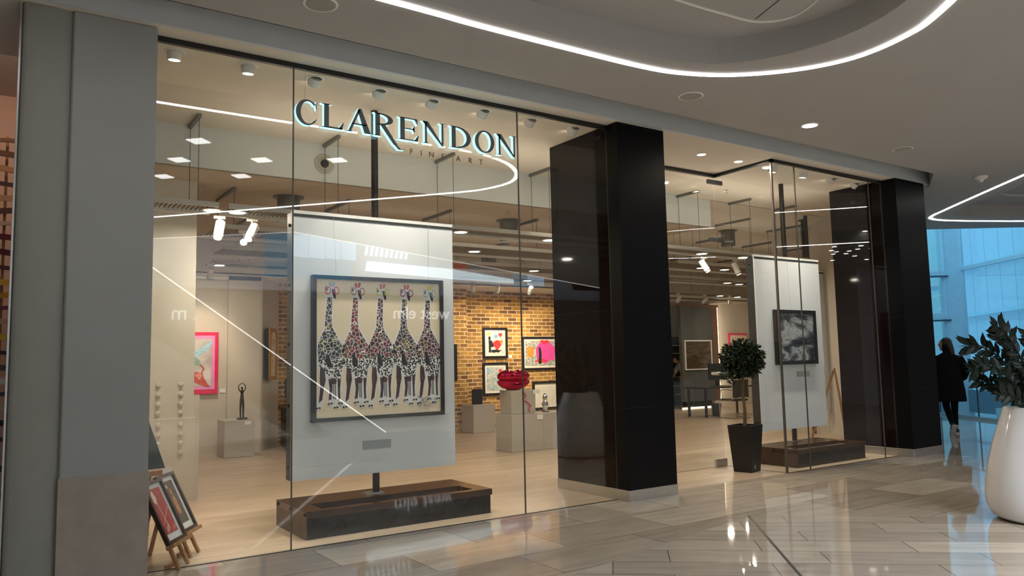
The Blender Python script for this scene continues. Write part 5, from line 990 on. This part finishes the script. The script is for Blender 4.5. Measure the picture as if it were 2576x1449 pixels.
m=MB(); m.bar(e0-Vector((0,.6,1.05)),e1-Vector((0,.6,1.05)),1.1,.35); build(m,'truss',mat('escalator_truss',(.06,.06,.06),.5),t)
# LED line at the atrium edge of the ceiling
m=MB()
for a,b_ in (((-3.5,-9.5),(2.7,-3.72)),((2.7,-3.72),(4.9,-1.72)),((4.9,-1.72),(13,-5.72)),((13,-5.72),(22.2,-10.3))): m.bar((*a,ZC-.005),(*b_,ZC-.005),.02,.02)
tag(build(m,'led_strip',mat('dim_led',(1,1,1),.5,emit=(1,.97,.95),es=3.2,var=0)),'thin LED line along the atrium edge of the mall ceiling, seen mirrored','light strip')
m=MB()
for a,b_ in (((-3.5,-9.5),(2.7,-3.72)),((2.7,-3.72),(4.9,-1.72)),((4.9,-1.72),(13,-5.72)),((13,-5.72),(22.2,-10.3))): m.bar((*a,ZC+.32),(*b_,ZC+.32),.03,.6)
struct(m,'trim_14',M_fascia)
m=MB(); 
for k in range(12): m.box(3.0+k*.55,-11.2,6.6,3.2+k*.55,-7.5,6.85)
struct(m,'trim_15',M_white)
wall('wall_mall_right',[(17.75,6.9),(22.4,2.6),(22.6,-11.9)],0,4.75,mat('mall_side_wall',(.40,.38,.36),.7))
# close the left end of the mall
m=MB(); m.box(-9.1,-12,0,-9,17,5); struct(m,'wall_mall_end',mat('mall_end_wall',(.35,.33,.31),.7))
# neighbour shop at the left edge
m=MB(); m.box(-3,9.6,0,.93,9.7,4.8); struct(m,'wall_neighbour',mat('peach_wall',(.75,.47,.34),.7,var=.02))
m=MB(); m.box(-9,6.5,4.42,.93,9.7,4.5); struct(m,'ceiling_neighbour',mat('peach_ceiling',(.6,.5,.45),.8))
t=thing('slatted_rack','tall rack of curved brown, maroon and yellow slats in the neighbouring shop','rack',(.1,8.2,0))
m=MB(); m.box(.112,8.2,0,.135,8.24,3.62); build(m,'post',M_oak,t); m=MB(); m.box(-.5,8.2,0,-.47,8.24,3.62); build(m,'post',M_oak,t); m=MB(); m.box(.5,8.2,0,.53,8.24,3.62); build(m,'post',M_oak,t)
cs=[(.16,.07,.03),(.12,.05,.025),(.45,.22,.10),(.10,.04,.03),(.5,.28,.15),(.12,.05,.03),(.6,.4,.3),(.14,.012,.02),(.12,.01,.02),(.10,.02,.03),(.7,.4,.03),(.65,.30,.02),(.18,.04,.05),(.6,.35,.28),(.7,.45,.05),(.05,.04,.05),(.1,.1,.1),(.6,.6,.55),(.04,.04,.04),(.5,.45,.4),(.03,.03,.03),(.05,.05,.05),(.4,.4,.4),(.03,.03,.03),(.5,.5,.5),(.04,.03,.03),(.3,.3,.3)]
for k,c_ in enumerate(cs):
    z=3.56-.125*k; m=MB(); m.smooth=True; h=.05 if k%3 else .035
    m.loft([[(x,8.19-.04*math.sin((x+.5)/1.03*PI),z+.015*math.sin(x*9+k)-h/2),(x,8.17-.04*math.sin((x+.5)/1.03*PI),z+.015*math.sin(x*9+k)-h/2),(x,8.17-.04*math.sin((x+.5)/1.03*PI),z+.015*math.sin(x*9+k)+h/2),(x,8.19-.04*math.sin((x+.5)/1.03*PI),z+.015*math.sin(x*9+k)+h/2)] for x in [-.5+i*.06 for i in range(18)]])
    build(m,'slat',mat('slat_paint_%d'%k,c_,.5,var=.1),t)
lamp('AREA',(-.2,7.3,4.3),30,(1,.78,.62),.8,aim=(0,8.8,1.5))
